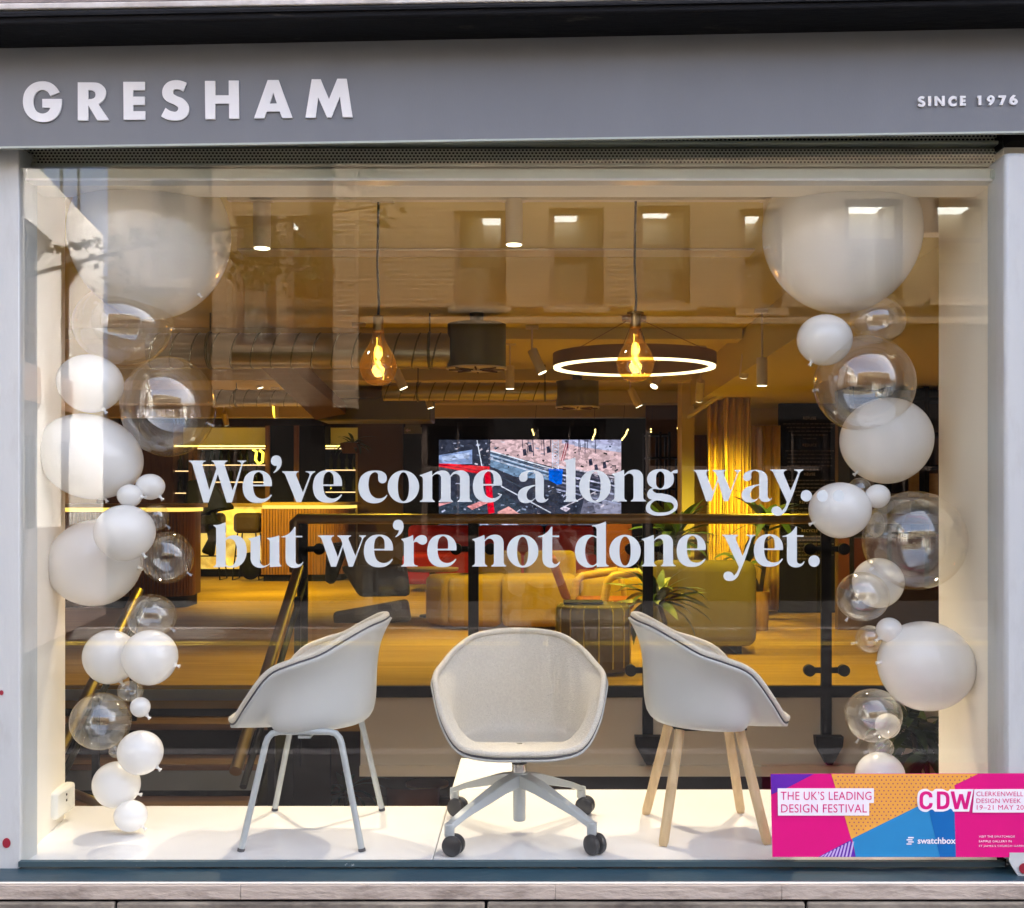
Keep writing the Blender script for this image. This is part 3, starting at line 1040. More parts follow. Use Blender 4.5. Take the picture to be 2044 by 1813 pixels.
# SINCE 1976, drawn in the crop of the photograph's right end
small = [
    [[(c[0] - 893) / 152 * 40 + 1456, (c[1] - 445) / 223 * 58 + 534] + ([1] if len(c) > 2 else []) for c in SIGN['S'][0]],
    [(1514, 533, 1), (1529, 533, 1), (1529, 588, 1), (1514, 588, 1)],
    [(1549, 533, 1), (1562, 533, 1), (1590, 565, 1), (1590, 532, 1), (1605, 532, 1), (1605, 586, 1), (1592, 586, 1), (1564, 554, 1), (1564, 587, 1), (1549, 587, 1)],
    [(1671, 538, 1), (1671, 556, 1), (1655, 548), (1642, 558), (1643, 572), (1655, 576), (1671, 568, 1), (1671, 584, 1), (1650, 590), (1628, 577), (1627, 550), (1645, 533)],
    [(1690, 532, 1), (1721, 532, 1), (1721, 544, 1), (1705, 544, 1), (1705, 552, 1), (1720, 552, 1), (1720, 564, 1), (1705, 564, 1), (1705, 573, 1), (1722, 573, 1), (1722, 585, 1), (1690, 586, 1)],
    [(1787, 531, 1), (1808, 530, 1), (1808, 583, 1), (1793, 583, 1), (1793, 543, 1), (1786, 543, 1)],
    [(1862, 529), (1881, 541), (1880, 558), (1860, 584, 1), (1845, 582, 1), (1858, 566, 1), (1845, 561), (1840, 546), (1848, 533)],
    [(1903, 530, 1), (1945, 529, 1), (1945, 537, 1), (1925, 583, 1), (1909, 582, 1), (1926, 542, 1), (1903, 542, 1)],
    [(1985, 526, 1), (1999, 530, 1), (1987, 545, 1), (2002, 550), (2010, 564), (2000, 579), (1983, 581), (1966, 570), (1966, 552)],
]
hole_at = {6: (1860, 547, 7, 7), 8: (1987, 563, 7, 7)}
for i, r in enumerate(small):
    rings = [src_to_world(outline([tuple(p) for p in r]), 1600, 0, 2.2711, YL)]
    if i in hole_at:
        rings.append(src_to_world(oval(*hole_at[i], n=14), 1600, 0, 2.2711, YL))
    m = MB()
    m.prism(rings, YL, YF - 0.001)
    obj('letter' if i < 5 else 'digit', m, M['letter_white'], sn, smooth=30)

# roller shutter box with its perforated strip
rs = thing('roller_shutter', 'rolled up perforated metal shutter box under the grey sign', 'shutter', (0, 3.74, Z_(336, 3.74)))
y = 3.74
xa, xb = X_(-40, y), X_(1996, y)
obj('housing', MB().box(xa, xb, y + 0.04, y + 0.2, Z_(340, y), Z_(225, y)), M['black'], rs)


def perforated(v0, v1, rows):
    z0, z1 = Z_(v1, y), Z_(v0, y)
    h = (z1 - z0) / rows
    w = h * 1.25
    n = int((xb - xa) / w)
    m = MB()
    for r in range(rows):
        for c in range(n - 1):
            x = xa + c * w + (w / 2 if r % 2 else 0)
            cx, cz = x + w / 2, z0 + (r + 0.5) * h
            o8 = [(x, z0 + r * h), (cx, z0 + r * h), (x + w, z0 + r * h), (x + w, cz), (x + w, z0 + (r + 1) * h), (cx, z0 + (r + 1) * h), (x, z0 + (r + 1) * h), (x, cz)]
            i8 = [(cx + w * 0.36 * math.cos(R(225 + 45 * k)), cz + h * 0.33 * math.sin(R(225 + 45 * k))) for k in range(8)]
            m.add([(a, y, b) for a, b in o8] + [(a, y, b) for a, b in i8], [(k, (k + 1) % 8, 8 + (k + 1) % 8, 8 + k) for k in range(8)])
    return m


obj('perforated_strip', perforated(297, 327, 5), M['shutter'], rs, smooth=0, kind='stuff')
obj('perforated_strip', perforated(262, 282, 3), M['shutter'], rs, smooth=0, kind='stuff')
obj('bar', MB().box(xa, xb, y - 0.012, y + 0.03, Z_(290, y), Z_(282.5, y)), M['head_frame'], rs, bevel=0.003)
obj('bar', MB().box(xa, xb, y - 0.012, y + 0.03, Z_(335.5, y), Z_(327.5, y)), M['head_frame'], rs, bevel=0.003)
obj('end_cap', MB().box(X_(1990, y), X_(2060, y), y - 0.11, y + 0.1, Z_(302, y), Z_(225, y)), M['black'], rs)

# the window: frame, head, pane, sill
sw = thing('shop_window', 'wide plate glass shop window in a white frame with blue sill', 'window', (0, YG, ZP))
y = 3.70
obj('head_rail', MB().box(X_(-40, y), X_(2006, y), y, y + 0.08, Z_(357.5, y), Z_(336, y)), M['head_frame'], sw, bevel=0.003)
obj('head_bead', MB().box(X_(-40, y), X_(2006, y), y - 0.012, y + 0.05, Z_(362.5, y), Z_(358, y)), M['white_frame'], sw)
obj('head_block', MB().box(X_(1976, y), X_(2006, y), y - 0.02, y - 0.001, Z_(361, y), Z_(341, y)), M['head_frame'], sw, bevel=0.004)
obj('jamb', MB().box(X_(-45, 3.645), X_(38.5, 3.645), 3.645, 3.78, ZP - 0.02, Z_(300, 3.69)), M['white_frame'], sw, bevel=0.004)
obj('jamb_seal', MB().box(X_(39.5, 3.69), X_(42.5, 3.69), 3.685, 3.71, ZP, Z_(362, 3.69)), M['grey_edge'], sw)
yj = 3.60
obj('jamb', MB().box(X_(2006, yj), X_(2100, yj), yj, 3.75, Z_(1718, yj), Z_(304, yj)), M['white_frame'], sw, bevel=0.012)
obj('jamb_seal', MB().box(X_(2002.5, 3.65), X_(2006, 3.65), 3.64, 3.70, ZP, Z_(362, 3.65)), M['black'], sw)
obj('pane', MB().box(X_(39.2, YG), X_(2003, YG), YG, YG + 0.008, ZP - 0.008, Z_(262, YG)), M['pane'], sw, smooth=0)
y = 3.64
m = MB()
m.hexa([(-2.3, 3.545, 0.442), (2.3, 3.545, 0.442), (2.3, 3.72, 0.442), (-2.3, 3.72, 0.442)],
       [(-2.3, 3.545, 0.448), (2.3, 3.545, 0.448), (2.3, 3.72, 0.4605), (-2.3, 3.72, 0.4605)])
obj('sill', m, M['sill_blue'], sw, bevel=0.004)
obj('sill_lip', MB().box(-2.3, 2.3, 3.534, 3.5445, 0.4415, 0.4475), M['grey_wall'], sw, bevel=0.002)
obj('sill_seal', MB().box(X_(40, 3.65), X_(2003, 3.65), 3.638, 3.659, ZP + 0.0005, ZP + 0.0165), M['sill_dark'], sw)
m = MB()
for (u, v, r) in ((13, 1683, 8), (3, 1383, 4), (8, 1885, 3)):
    p = P(u, v, 3.643)
    m.prism([oval(p.x, p.z, r / F * 3.657, r / F * 3.657 * 1.25, 16)], 3.642, 3.6435)
obj('sticker', m, M['red_sticker'], sw)
m = MB()
p = P(2041, 1731, yj - 0.012)
ft = P(2010, 1718, yj - 0.012)
m.prism([[(X_(2012, yj), Z_(1700, yj)), (X_(2060, yj), Z_(1700, yj)), (X_(2060, yj), Z_(1760, yj)), (X_(2028, yj), Z_(1745, yj)), (X_(2012, yj), Z_(1718, yj))][::-1]], yj - 0.012, yj - 0.001)
obj('foot', m, M['white_frame'], sw)
m = MB()
m.prism([oval(X_(2041, yj), Z_(1731, yj), 0.016, 0.016, 16)], yj - 0.015, yj - 0.0125)
obj('sticker', m, M['red_sticker'], sw)
m = MB()
m.box(X_(-60, 3.53), X_(30, 3.53), 3.51, 3.545, 0.34, 0.3)
lgd = struct('window_ledge', MB().box(-6, 6, 3.536, 3.72, 0.3985, 0.4405), M['plinth'])
for xa_, xb_ in zip((-6, -2.4, X_(480, 3.53), X_(1108, 3.53), X_(1560, 3.53), 1.9), (-2.4, X_(480, 3.53), X_(1108, 3.53), X_(1560, 3.53), 1.9, 6)):
    obj('stone', MB().box(xa_ + 0.0003, xb_ - 0.0003, 3.529, 3.72, 0.3988, 0.4413), M['ledge'], lgd, bevel=0.0018)
m = MB()
xs = -6.0
rnd = random.Random(5)
k = 0
lg = struct('wall_plinth', MB().box(-6, 6, 3.545, 3.7, 0.0, 0.396), M['black'])
for wdt in (1.5, 1.9, 1.35, 1.1, 0.95, 1.3, 1.25, 1.6, 1.0):
    obj('stone', MB().box(xs + 0.004, xs + wdt - 0.004, 3.518 + rnd.uniform(0, 0.004), 3.546, 0.003, 0.391), M['plinth'], lg, bevel=0.006)
    xs += wdt

# ================================================================== LETTERING ON THE GLASS
GL = {  # crop origin x, y, scale, baseline (crop px), outlines
    'W': (440, 1090, 5.11, 702, [[(108, 178, 1), (318, 178, 1), (318, 188, 1), (285, 207), (277, 235, 1), (362, 548, 1), (452, 282, 1), (432, 230), (415, 200), (392, 188, 1), (392, 178, 1), (592, 178, 1), (592, 188, 1), (562, 203), (552, 232, 1), (655, 555, 1), (758, 238, 1), (760, 215), (745, 198), (714, 188, 1), (714, 178, 1), (825, 178, 1), (825, 188, 1), (795, 202), (778, 232, 1), (645, 702, 1), (580, 702, 1), (470, 345, 1), (352, 702, 1), (290, 702, 1), (160, 255, 1), (140, 208), (108, 188, 1)]]),
    'e': (440, 1090, 5.11, 702, [[(1140, 500, 1), (905, 500, 1), (913, 560), (940, 622), (990, 652), (1050, 655), (1100, 632), (1130, 605, 1), (1140, 612, 1), (1110, 655), (1050, 697), (965, 710), (880, 695), (812, 640), (780, 550), (782, 460), (812, 375), (875, 320), (965, 303), (1055, 320), (1115, 375), (1140, 450)], [(905, 480, 1), (1035, 480, 1), (1037, 420), (1020, 350), (975, 322), (930, 348), (910, 400)]]),
    "'": (440, 1090, 5.11, 702, [[(1195, 117), (1240, 133), (1262, 185), (1258, 240), (1225, 295), (1165, 337, 1), (1160, 327, 1), (1195, 285), (1205, 245, 1), (1175, 245), (1140, 222), (1130, 183), (1150, 135)]]),
    'v': (440, 1090, 5.11, 702, [[(1272, 315, 1), (1478, 315, 1), (1478, 325, 1), (1452, 338), (1445, 365, 1), (1530, 580, 1), (1612, 372, 1), (1612, 347), (1597, 334), (1565, 325, 1), (1565, 315, 1), (1683, 315, 1), (1683, 325, 1), (1650, 345), (1630, 375, 1), (1510, 700, 1), (1450, 700, 1), (1320, 385, 1), (1300, 345), (1272, 325, 1)]]),
    'c': (820, 1090, 4.867, 658, [[(603, 570, 1), (570, 600), (520, 615), (465, 608), (415, 568), (387, 490), (388, 400), (405, 340), (440, 308), (475, 305), (497, 325), (498, 370), (507, 412), (545, 435), (587, 420), (602, 380), (590, 330), (545, 295), (460, 283), (370, 298), (300, 350), (267, 440), (270, 530), (310, 610), (380, 660), (460, 673), (535, 655), (585, 615), (607, 578, 1)]]),
    'o': (820, 1090, 4.867, 658, None),
    'm': (820, 1090, 4.867, 658, [[(998, 340, 1), (1040, 325), (1132, 290, 1), (1142, 290, 1), (1145, 345, 1), (1190, 305), (1250, 285), (1310, 292), (1345, 320), (1357, 350, 1), (1400, 305), (1460, 283), (1530, 292), (1575, 330), (1588, 400, 1), (1588, 590, 1), (1595, 628), (1617, 648, 1), (1617, 658, 1), (1445, 658, 1), (1445, 648, 1), (1468, 628), (1475, 590, 1), (1475, 400, 1), (1465, 345), (1430, 325), (1395, 332), (1363, 362, 1), (1363, 590, 1), (1370, 630), (1392, 648, 1), (1392, 658, 1), (1222, 658, 1), (1222, 648, 1), (1244, 628), (1250, 590, 1), (1250, 390, 1), (1242, 345), (1210, 325), (1175, 332), (1145, 358, 1), (1145, 590, 1), (1152, 630), (1175, 648, 1), (1175, 658, 1), (998, 658, 1), (998, 648, 1), (1028, 628), (1035, 590, 1), (1035, 395, 1), (1026, 362), (998, 348, 1)]]),
    'a': (1220, 1090, 4.867, 650, [[(375, 278), (455, 290), (508, 332), (525, 395, 1), (525, 560, 1), (530, 605), (550, 625), (575, 612, 1), (577, 622, 1), (545, 650), (500, 662), (450, 648), (423, 608, 1), (380, 650), (310, 667), (245, 648), (217, 595), (228, 530), (280, 485), (355, 462), (425, 448, 1), (425, 350, 1), (415, 310), (382, 292), (345, 300), (330, 325), (332, 360), (320, 395), (285, 413), (245, 403), (231, 368), (247, 325), (300, 290)], [(425, 462, 1), (370, 485), (330, 530), (320, 580), (340, 625), (378, 632), (425, 600, 1)]]),
    'l': (1220, 1090, 4.867, 650, [[(762, 158, 1), (830, 148), (893, 127, 1), (899, 128, 1), (899, 590, 1), (907, 625), (932, 641, 1), (932, 652, 1), (762, 652, 1), (762, 641, 1), (784, 625), (790, 590, 1), (790, 220, 1), (784, 187), (762, 168, 1)]]),
    'n': (1220, 1090, 4.867, 650, [[(1333, 325, 1), (1385, 310), (1468, 278, 1), (1477, 278, 1), (1479, 335, 1), (1530, 290), (1600, 272), (1660, 285), (1695, 325), (1705, 390, 1), (1705, 590, 1), (1712, 623), (1738, 640, 1), (1738, 650, 1), (1560, 650, 1), (1560, 640, 1), (1583, 622), (1590, 590, 1), (1590, 390, 1), (1578, 337), (1545, 318), (1510, 327), (1480, 352, 1), (1480, 590, 1), (1487, 623), (1510, 640, 1), (1510, 650, 1), (1333, 650, 1), (1333, 640, 1), (1359, 622), (1365, 590, 1), (1365, 380, 1), (1358, 347), (1333, 335, 1)]]),
    'g': (1500, 1000, 3.0218, 675, [[(468, 441, 1), (469, 467, 1), (431, 468, 1), (440, 505), (433, 545), (400, 577), (345, 588), (300, 583, 1), (283, 592), (297, 608), (360, 618), (430, 640), (466, 682), (462, 730), (420, 765), (345, 782), (275, 773), (237, 748), (234, 715), (252, 682), (278, 664, 1), (250, 648), (243, 620), (258, 590), (282, 575, 1), (250, 545), (242, 508), (258, 468), (295, 443), (340, 437), (390, 445), (418, 462, 1), (440, 447)], [(370, 520), (362, 565), (339, 581), (316, 565), (308, 520), (316, 470), (339, 454), (362, 470)], [(300, 672), (380, 680), (428, 690), (440, 715), (415, 743), (350, 757), (290, 748), (265, 722), (275, 690)]]),
    'w': (500, 1250, 4.867, 652, [[(1345, 280, 1), (1535, 280, 1), (1535, 290, 1), (1508, 303), (1502, 330, 1), (1580, 538, 1), (1635, 385, 1), (1608, 315), (1575, 290, 1), (1575, 280, 1), (1738, 280, 1), (1738, 290, 1), (1712, 303), (1708, 330, 1), (1790, 525, 1), (1862, 335, 1), (1864, 310), (1835, 291, 1), (1835, 280, 1), (1915, 280, 1), (1915, 290, 1), (1890, 305), (1875, 335, 1), (1760, 652, 1), (1710, 652, 1), (1642, 415, 1), (1560, 652, 1), (1500, 652, 1), (1395, 345, 1), (1375, 306), (1345, 290, 1)]]),
    'y': (1680, 1250, 5.11, 681, [[(425, 288, 1), (627, 288, 1), (627, 298, 1), (600, 312), (592, 340, 1), (680, 552, 1), (768, 345, 1), (768, 317), (750, 305), (725, 298, 1), (725, 288, 1), (838, 288, 1), (838, 298, 1), (808, 315), (790, 345, 1), (650, 740), (610, 820), (560, 858), (510, 865), (460, 847), (440, 805), (455, 765), (500, 747), (545, 762), (572, 800, 1), (603, 765), (632, 690, 1), (475, 355, 1), (455, 315), (425, 298, 1)]]),
    'b': (500, 1250, 4.867, 652, [[(103, 155, 1), (170, 150), (238, 125, 1), (247, 125, 1), (247, 315, 1), (310, 280), (400, 285), (470, 345), (495, 440), (485, 540), (430, 625), (350, 660), (290, 660), (245, 648, 1), (225, 658, 1), (103, 658, 1), (103, 648, 1), (129, 628), (135, 590, 1), (135, 215, 1), (128, 182), (103, 165, 1)], [(247, 335, 1), (290, 318), (340, 335), (375, 400), (383, 480), (372, 570), (335, 630), (290, 645), (247, 625, 1)]]),
    'u': (500, 1250, 4.867, 652, [[(520, 315, 1), (590, 300), (650, 280, 1), (657, 282, 1), (657, 560, 1), (665, 615), (700, 640), (740, 632), (772, 608, 1), (772, 370, 1), (765, 335), (740, 318, 1), (740, 310, 1), (800, 303), (878, 280, 1), (885, 282, 1), (885, 580, 1), (891, 618), (910, 638, 1), (910, 648, 1), (775, 655, 1), (772, 622, 1), (720, 655), (650, 665), (585, 640), (550, 585), (545, 520, 1), (545, 380, 1), (541, 342), (520, 325, 1)]]),
    't': (500, 1250, 4.867, 652, [[(1078, 180, 1), (1078, 285, 1), (1158, 285, 1), (1158, 303, 1), (1078, 303, 1), (1078, 565, 1), (1086, 610), (1112, 625), (1145, 613), (1163, 593, 1), (1170, 600, 1), (1145, 640), (1090, 665), (1020, 658), (975, 620), (960, 550, 1), (960, 303, 1), (910, 303, 1), (910, 293, 1), (960, 280), (1020, 240), (1065, 180, 1)]]),
    'r': (900, 1250, 4.867, 642, [[(388, 313, 1), (440, 303), (520, 270, 1), (528, 270, 1), (532, 345, 1), (570, 292), (625, 268), (678, 283), (695, 325), (682, 363), (643, 381), (600, 367), (570, 348), (535, 358, 1), (535, 590, 1), (545, 618), (583, 631, 1), (583, 642, 1), (388, 642, 1), (388, 631, 1), (414, 613), (420, 580, 1), (420, 380, 1), (412, 342), (388, 323, 1)]]),
    'd': (1280, 1250, 4.867, 640, [[(805, 153, 1), (875, 140), (962, 108, 1), (968, 110, 1), (968, 580, 1), (975, 613), (1000, 630, 1), (1000, 640, 1), (862, 648, 1), (858, 622, 1), (800, 650), (720, 648), (645, 600), (605, 510), (605, 420), (640, 330), (710, 275), (790, 265), (858, 285, 1), (858, 205, 1), (848, 178), (805, 163, 1)], [(858, 308, 1), (810, 285), (765, 310), (730, 380), (720, 460), (730, 540), (765, 610), (810, 628), (858, 600, 1)]]),
    '.': (1680, 1250, 5.11, 681, None),
}


def glyph(ch):
    ox, oy, sc, base, rings = GL[ch]
    if ch == 'o':
        rs_ = [oval(802, 477, 187, 194, 44), oval(803, 477, 67, 172, 40, 2.2)]
    elif ch == '.':
        rs_ = [oval(1572, 618, 70, 72, 36)]
    else:
        rs_ = [outline(r) for r in rings]
    left = min(p[0] for p in rs_[0])
    return [[((p[0] - left) / sc, (p[1] - base) / sc) for p in r] for r in rs_]


YV = YG - 0.0015
sg = thing('vinyl_slogan', "white serif vinyl slogan We've come a long way stuck across the glass", 'window lettering', P(1022, 1130, YV))
line1 = [('W', 461.1), ('e', 592.6), ("'", 661.5), ('v', 688.9), ('e', 763.9), ('c', 874.9), ('o', 946.4), ('m', 1025.0), ('e', 1154.5), ('a', 1264.2), ('l', 1376.6), ('o', 1414.2), ('n', 1493.9), ('g', 1576.8), ('w', 1692.2), ('a', 1810.6), ('y', 1880.4), ('.', 1954.9), ('.', 1994.3), ('.', 2033.7)]
line2 = [('b', 521.2), ('u', 606.8), ('t', 687.0), ('w', 776.4), ('e', 888.3), ("'", 959.2), ('r', 979.7), ('e', 1043.2), ('n', 1153.1), ('o', 1237.6), ('t', 1313.9), ('d', 1403.9), ('o', 1487.5), ('n', 1566.6), ('e', 1651.9), ('y', 1763.2), ('e', 1840.5), ('t', 1910.9), ('.', 1973.9)]
for line, b0, b1 in ((line1, 1227.2, 1223.2), (line2, 1384.2, 1382.5)):
    for ch, x in line:
        by = b0 + (b1 - b0) * (x - 460) / 1500
        m = MB()
        m.prism([[(X_((x + p[0]) / 1.2231, YV), Z_((by + p[1]) / 1.2231, YV)) for p in r] for r in glyph(ch)], YV - 0.0005, YV + 0.001)
        nm = {"'": 'apostrophe', '.': 'full_stop'}.get(ch, 'letter')
        obj(nm, m, M['vinyl'], sg, smooth=0)

# festival banner stuck low on the right
YN = 3.592
bn = thing('festival_banner', 'magenta and orange design festival banner stuck across the lower right of the window', 'banner', P(1800, 1711, YN))


def bp(x, y_):                           # point of the banner in the photograph's crop
    u, v = (1550 + x / 2.1516) / 1.2231, (1480 + y_ / 2.1516) / 1.2231
    return (X_(u, YN), Z_(v, YN))


def flat(name, polys, m_, lift, thick=0.0004):
    m = MB()
    for q in polys:
        m.prism([[bp(*p) for p in q]], YN - lift - thick, YN - lift)
    return obj(name, m, m_, bn, smooth=0)


flat('sheet', [[(712, 881), (2180, 878), (2180, 1318), (722, 1316)]], M['magenta'], 0, 0.003)
flat('purple_corner', [[(712.5, 881.5), (938, 881.2), (805, 950), (716, 988)]], M['purple'], 0.0032)
flat('orange_area', [[(1030, 881.2), (1800, 880.5), (1675, 940), (1690, 1000), (1480, 1052), (1135, 1222), (1100, 1102)]], M['amber'], 0.0032)
flat('blue_area', [[(1140, 1220), (1480, 1052), (1560, 1012), (1675, 1012), (1684, 1316), (1158, 1316)]], M['blue_print'], 0.0038)
flat('deep_blue_area', [[(1540, 1060), (1676, 1050), (1683.5, 1315.5), (1600, 1315.5)]], M['deep_blue'], 0.0044)
flat('purple_wedge', [[(962, 1315.5), (1134, 1226), (1158, 1315.5)]], M['purple'], 0.0038)
st = []
for k in range(9):
    x = 985 + k * 19
    top = 1315 - (x - 962) * 0.52
    st.append([(x - 14, 1315), (x - 5, 1315), (x + 5 + 8, max(top, 1235)), (x + 4, max(top, 1235))])
flat('stripe_pattern', st, M['lilac'], 0.0044)
dd = []
for i in range(36):
    for j in range(19):
        x, y_ = 1042 + i * 24 + (12 if j % 2 else 0), 894 + j * 18.5
        if y_ < 1220 - max(0, (x - 1135)) * 0.49 - 8 and x > 1040 + (y_ - 881) * 0.33 and x < 1790 - (y_ - 881) * 1.9 + 60 + (60 if y_ > 950 else 0) and y_ < 1215 and x < 1780:
            if x < 1690 or y_ < 935:
                dd.append(oval(x, y_, 4.2, 4.2, 7))
flat('dot_pattern', dd, M['dots'], 0.0042)['kind'] = 'stuff'
flat('text_box', [[(748, 955), (1253, 955), (1253, 1032), (1228, 1032), (1228, 1098), (750, 1098)]], M['paper'], 0.005)
flat('text_box', [[(1780, 960), (2180, 958), (2180, 1082), (1770, 1082)]], M['paper'], 0.005)


def btext(name, rows, m_, lift, offset=0.0, spacing=1.0):
    m = MB()
    for body, x0, x1, yt, yb in rows:
        a, b = bp(x0, yb), bp(x1, yt)
        fit_text(m, body, a[0], b[0], a[1], b[1], YN - lift, offset, spacing)
    return obj(name, m, m_, bn, smooth=0)


btext('slogan', [("THE UK\u2019S LEADING", 764, 1240, 972, 1016), ("DESIGN FESTIVAL", 766, 1216, 1038, 1082)], M['magenta'], 0.0062, 0.0, 1.05)
flat('logo_halo', [outline([(1480, 1005), (1490, 970), (1527, 957), (1562, 970), (1572, 959, 1), (1615, 959), (1645, 968), (1650, 960, 1), (1776, 959, 1), (1752, 1077, 1), (1668, 1077, 1), (1655, 1062), (1640, 1070), (1615, 1077, 1), (1572, 1077, 1), (1560, 1066), (1527, 1079), (1492, 1066), (1481, 1035)])], M['paper'], 0.0054)
for lt_ in ([[(1560, 1002, 1), (1542, 1002, 1), (1540, 993), (1527, 986), (1514, 993), (1510, 1005, 1), (1510, 1030, 1), (1514, 1042), (1527, 1049), (1540, 1042), (1543, 1032, 1), (1561, 1032, 1), (1556, 1052), (1527, 1065), (1499, 1053), (1492, 1030, 1), (1492, 1005, 1), (1499, 982), (1527, 970), (1554, 981)]],
            [[(1583, 971, 1), (1613, 971, 1), (1640, 981), (1649, 1005, 1), (1649, 1030, 1), (1640, 1054), (1613, 1064, 1), (1583, 1064, 1)], [(1601, 987, 1), (1612, 987, 1), (1626, 994), (1631, 1008, 1), (1631, 1028, 1), (1626, 1041), (1612, 1048, 1), (1601, 1048, 1)]],
            [[(1655, 971, 1), (1674, 971, 1), (1687, 1035, 1), (1700, 985, 1), (1719, 985, 1), (1732, 1035, 1), (1745, 971, 1), (1764, 971, 1), (1743, 1064, 1), (1723, 1064, 1), (1710, 1015, 1), (1696, 1064, 1), (1676, 1064, 1)]]):
    m = MB()
    m.prism([[bp(*p) for p in outline(r)] for r in lt_], YN - 0.0064, YN - 0.006)
    obj('logo_letter', m, M['magenta'], bn, smooth=0)
btext('festival_name', [("CLERKENWELL", 1790, 2036, 972, 996), ("DESIGN WEEK", 1790, 2024, 1008, 1032), ("19\u201321 MAY 2026", 1792, 2080, 1042, 1067)], M['magenta'], 0.0062, 0.0, 1.05)
btext('sponsor_name', [("swatchbox", 1482, 1682, 1212, 1246)], M['paper'], 0.0062, 0.02)
flat('sponsor_mark', [[(1432, 1210), (1462, 1210), (1462, 1217), (1432, 1217)], [(1424, 1222), (1455, 1222), (1455, 1228), (1424, 1228)], [(1432, 1233), (1462, 1233), (1462, 1239), (1432, 1239)], [(1424, 1244), (1450, 1244), (1450, 1250), (1424, 1250)]], M['paper'], 0.0058)
btext('visit_note', [("VISIT THE SWATCHBOX", 1803, 1992, 1202, 1213), ("SAMPLE GALLERY IN", 1803, 1975, 1227, 1238), ("ST JAMES\u2019S CHURCH GARDEN", 1803, 2060, 1252, 1264)], M['paper'], 0.0062, 0.0, 1.1)

# ================================================================== THE SHOP'S SHELL
struct('basement_floor', MB().box(-7, 4.4, 3.7, 20, -1.5, -1.42), M['shop_floor'])
fl = MB()
YS = 7.8                                # front edge of the shop floor behind the stairwell
fl.box(-7, 4.4, YS, 20, 0.05, ZF)
struct('shop_floor', fl, M['shop_floor'])
struct('ceiling', MB().box(-7, 4.4, 3.80, 20, ZC, ZC + 0.15), M['ceiling'])
struct('wall_back', MB().box(-7, 4.4, 19.9, 20.1, -1.5, 3.1), M['brown_wall'])
struct('wall_left', MB().box(-7.2, -7.0, 4.2, 20, -1.5, 3.1), M['interior_wall'])
struct('wall_right', MB().box(4.4, 4.6, 4.2, 20, -1.5, 3.1), M['interior_wall'])
m = MB()
m.add([(X_(40, 3.7), 3.7, ZP - 0.3), (-1.667, 4.2, ZP - 0.3), (-1.667, 4.2, 3.0), (X_(40, 3.7), 3.7, 3.0),
       (-1.95, 3.7, ZP - 0.3), (-1.95, 4.2, ZP - 0.3), (-1.95, 4.2, 3.0), (-1.95, 3.7, 3.0)],
      [(0, 1, 2, 3), (1, 5, 6, 2), (5, 4, 7, 6), (4, 0, 3, 7), (3, 2, 6, 7), (0, 4, 5, 1)])
struct('reveal_wall', m, M['cream_wall'])
m = MB()
m.box(1.456, 1.75, 3.70, 4.30, ZP - 0.3, 3.0)
struct('reveal_wall', m, M['cream_wall'])
m = MB()
m.box(X_(-40, 3.8), X_(2010, 3.8), 3.80, 3.95, Z_(360, 3.70) + 0.01, 3.0)
struct('lintel_wall', m, M['cream_wall'])

pf = thing('display_platform', 'white lacquered display platform the three chairs stand on', 'platform', (0, 3.69, 0))
XJ = -0.325
m = MB()
m.prism([[(-1.72, 3.68), (XJ - 0.0015, 3.68), (XJ - 0.0015, 4.356), (-1.60, 4.356), (-1.72, 4.30)]], 0, 0.01)
# prism works in xz: turn it into a slab lying flat


def slab(poly, z0, z1):
    s = MB()
    s.prism([poly], 0, 1)
    s.v = [Vector((p.x, p.z, z1 if p.y < 0.5 else z0)) for p in s.v]
    return s


def rounded(x0, x1, y0, y1, r, n=6, corners=(1, 1, 1, 1)):
    out = []
    for (cx, cy, a, on) in ((x0 + r, y0 + r, 180, corners[0]), (x1 - r, y0 + r, 270, corners[1]), (x1 - r, y1 - r, 0, corners[2]), (x0 + r, y1 - r, 90, corners[3])):
        if not on:
            q = (x0 if a in (180, 90) else x1, y0 if a in (180, 270) else y1)
            out.append(q)
            continue
        for k in range(n + 1):
            out.append((cx + r * math.cos(R(a + 90 * k / n)), cy + r * math.sin(R(a + 90 * k / n))))
    return out


obj('slab', slab([(-1.72, 3.672), (XJ - 0.0015, 3.672), (XJ - 0.0015, 4.356), (-1.72, 4.356)], ZP - 0.04, ZP), M['platform'], pf, bevel=0.003)
obj('slab', slab(rounded(XJ + 0.0015, 1.46, 3.672, 4.60, 0.04, corners=(0, 0, 0, 1)), ZP - 0.04, ZP), M['platform'], pf, bevel=0.003)
obj('base', MB().box(-1.70, 1.44, 3.70, 4.30, 0.02, ZP - 0.041), M['platform'], pf)
solo('white_shelf', MB().box(-0.33, -0.05, 4.62, 5.16, ZP - 0.05, ZP - 0.002), M['platform'], 'narrow white shelf running back behind the swivel chair', 'shelf', bevel=0.004)
sk = thing('wall_socket', 'white plastic socket box low on the left reveal wall', 'socket', (-1.66, 4.15, 0.55))
m = MB()
m.box(-1.668, -1.628, 4.03, 4.20, Z_(1628, 4.1), Z_(1573, 4.1))
obj('housing', m, M['socket'], sk, bevel=0.012)
m = MB()
for dz in (0.0, 0.02):
    m.box(-1.629, -1.6265, 4.11, 4.118, Z_(1590, 4.1) - dz, Z_(1590, 4.1) - dz + 0.008)
obj('switch', m, M['black'], sk)

# ------------------------------------------------------------------ balloons
BW = 'balloon garland of white and clear balloons'
LEFT, RIGHT = 'balloons of the left garland', 'balloons of the right garland'


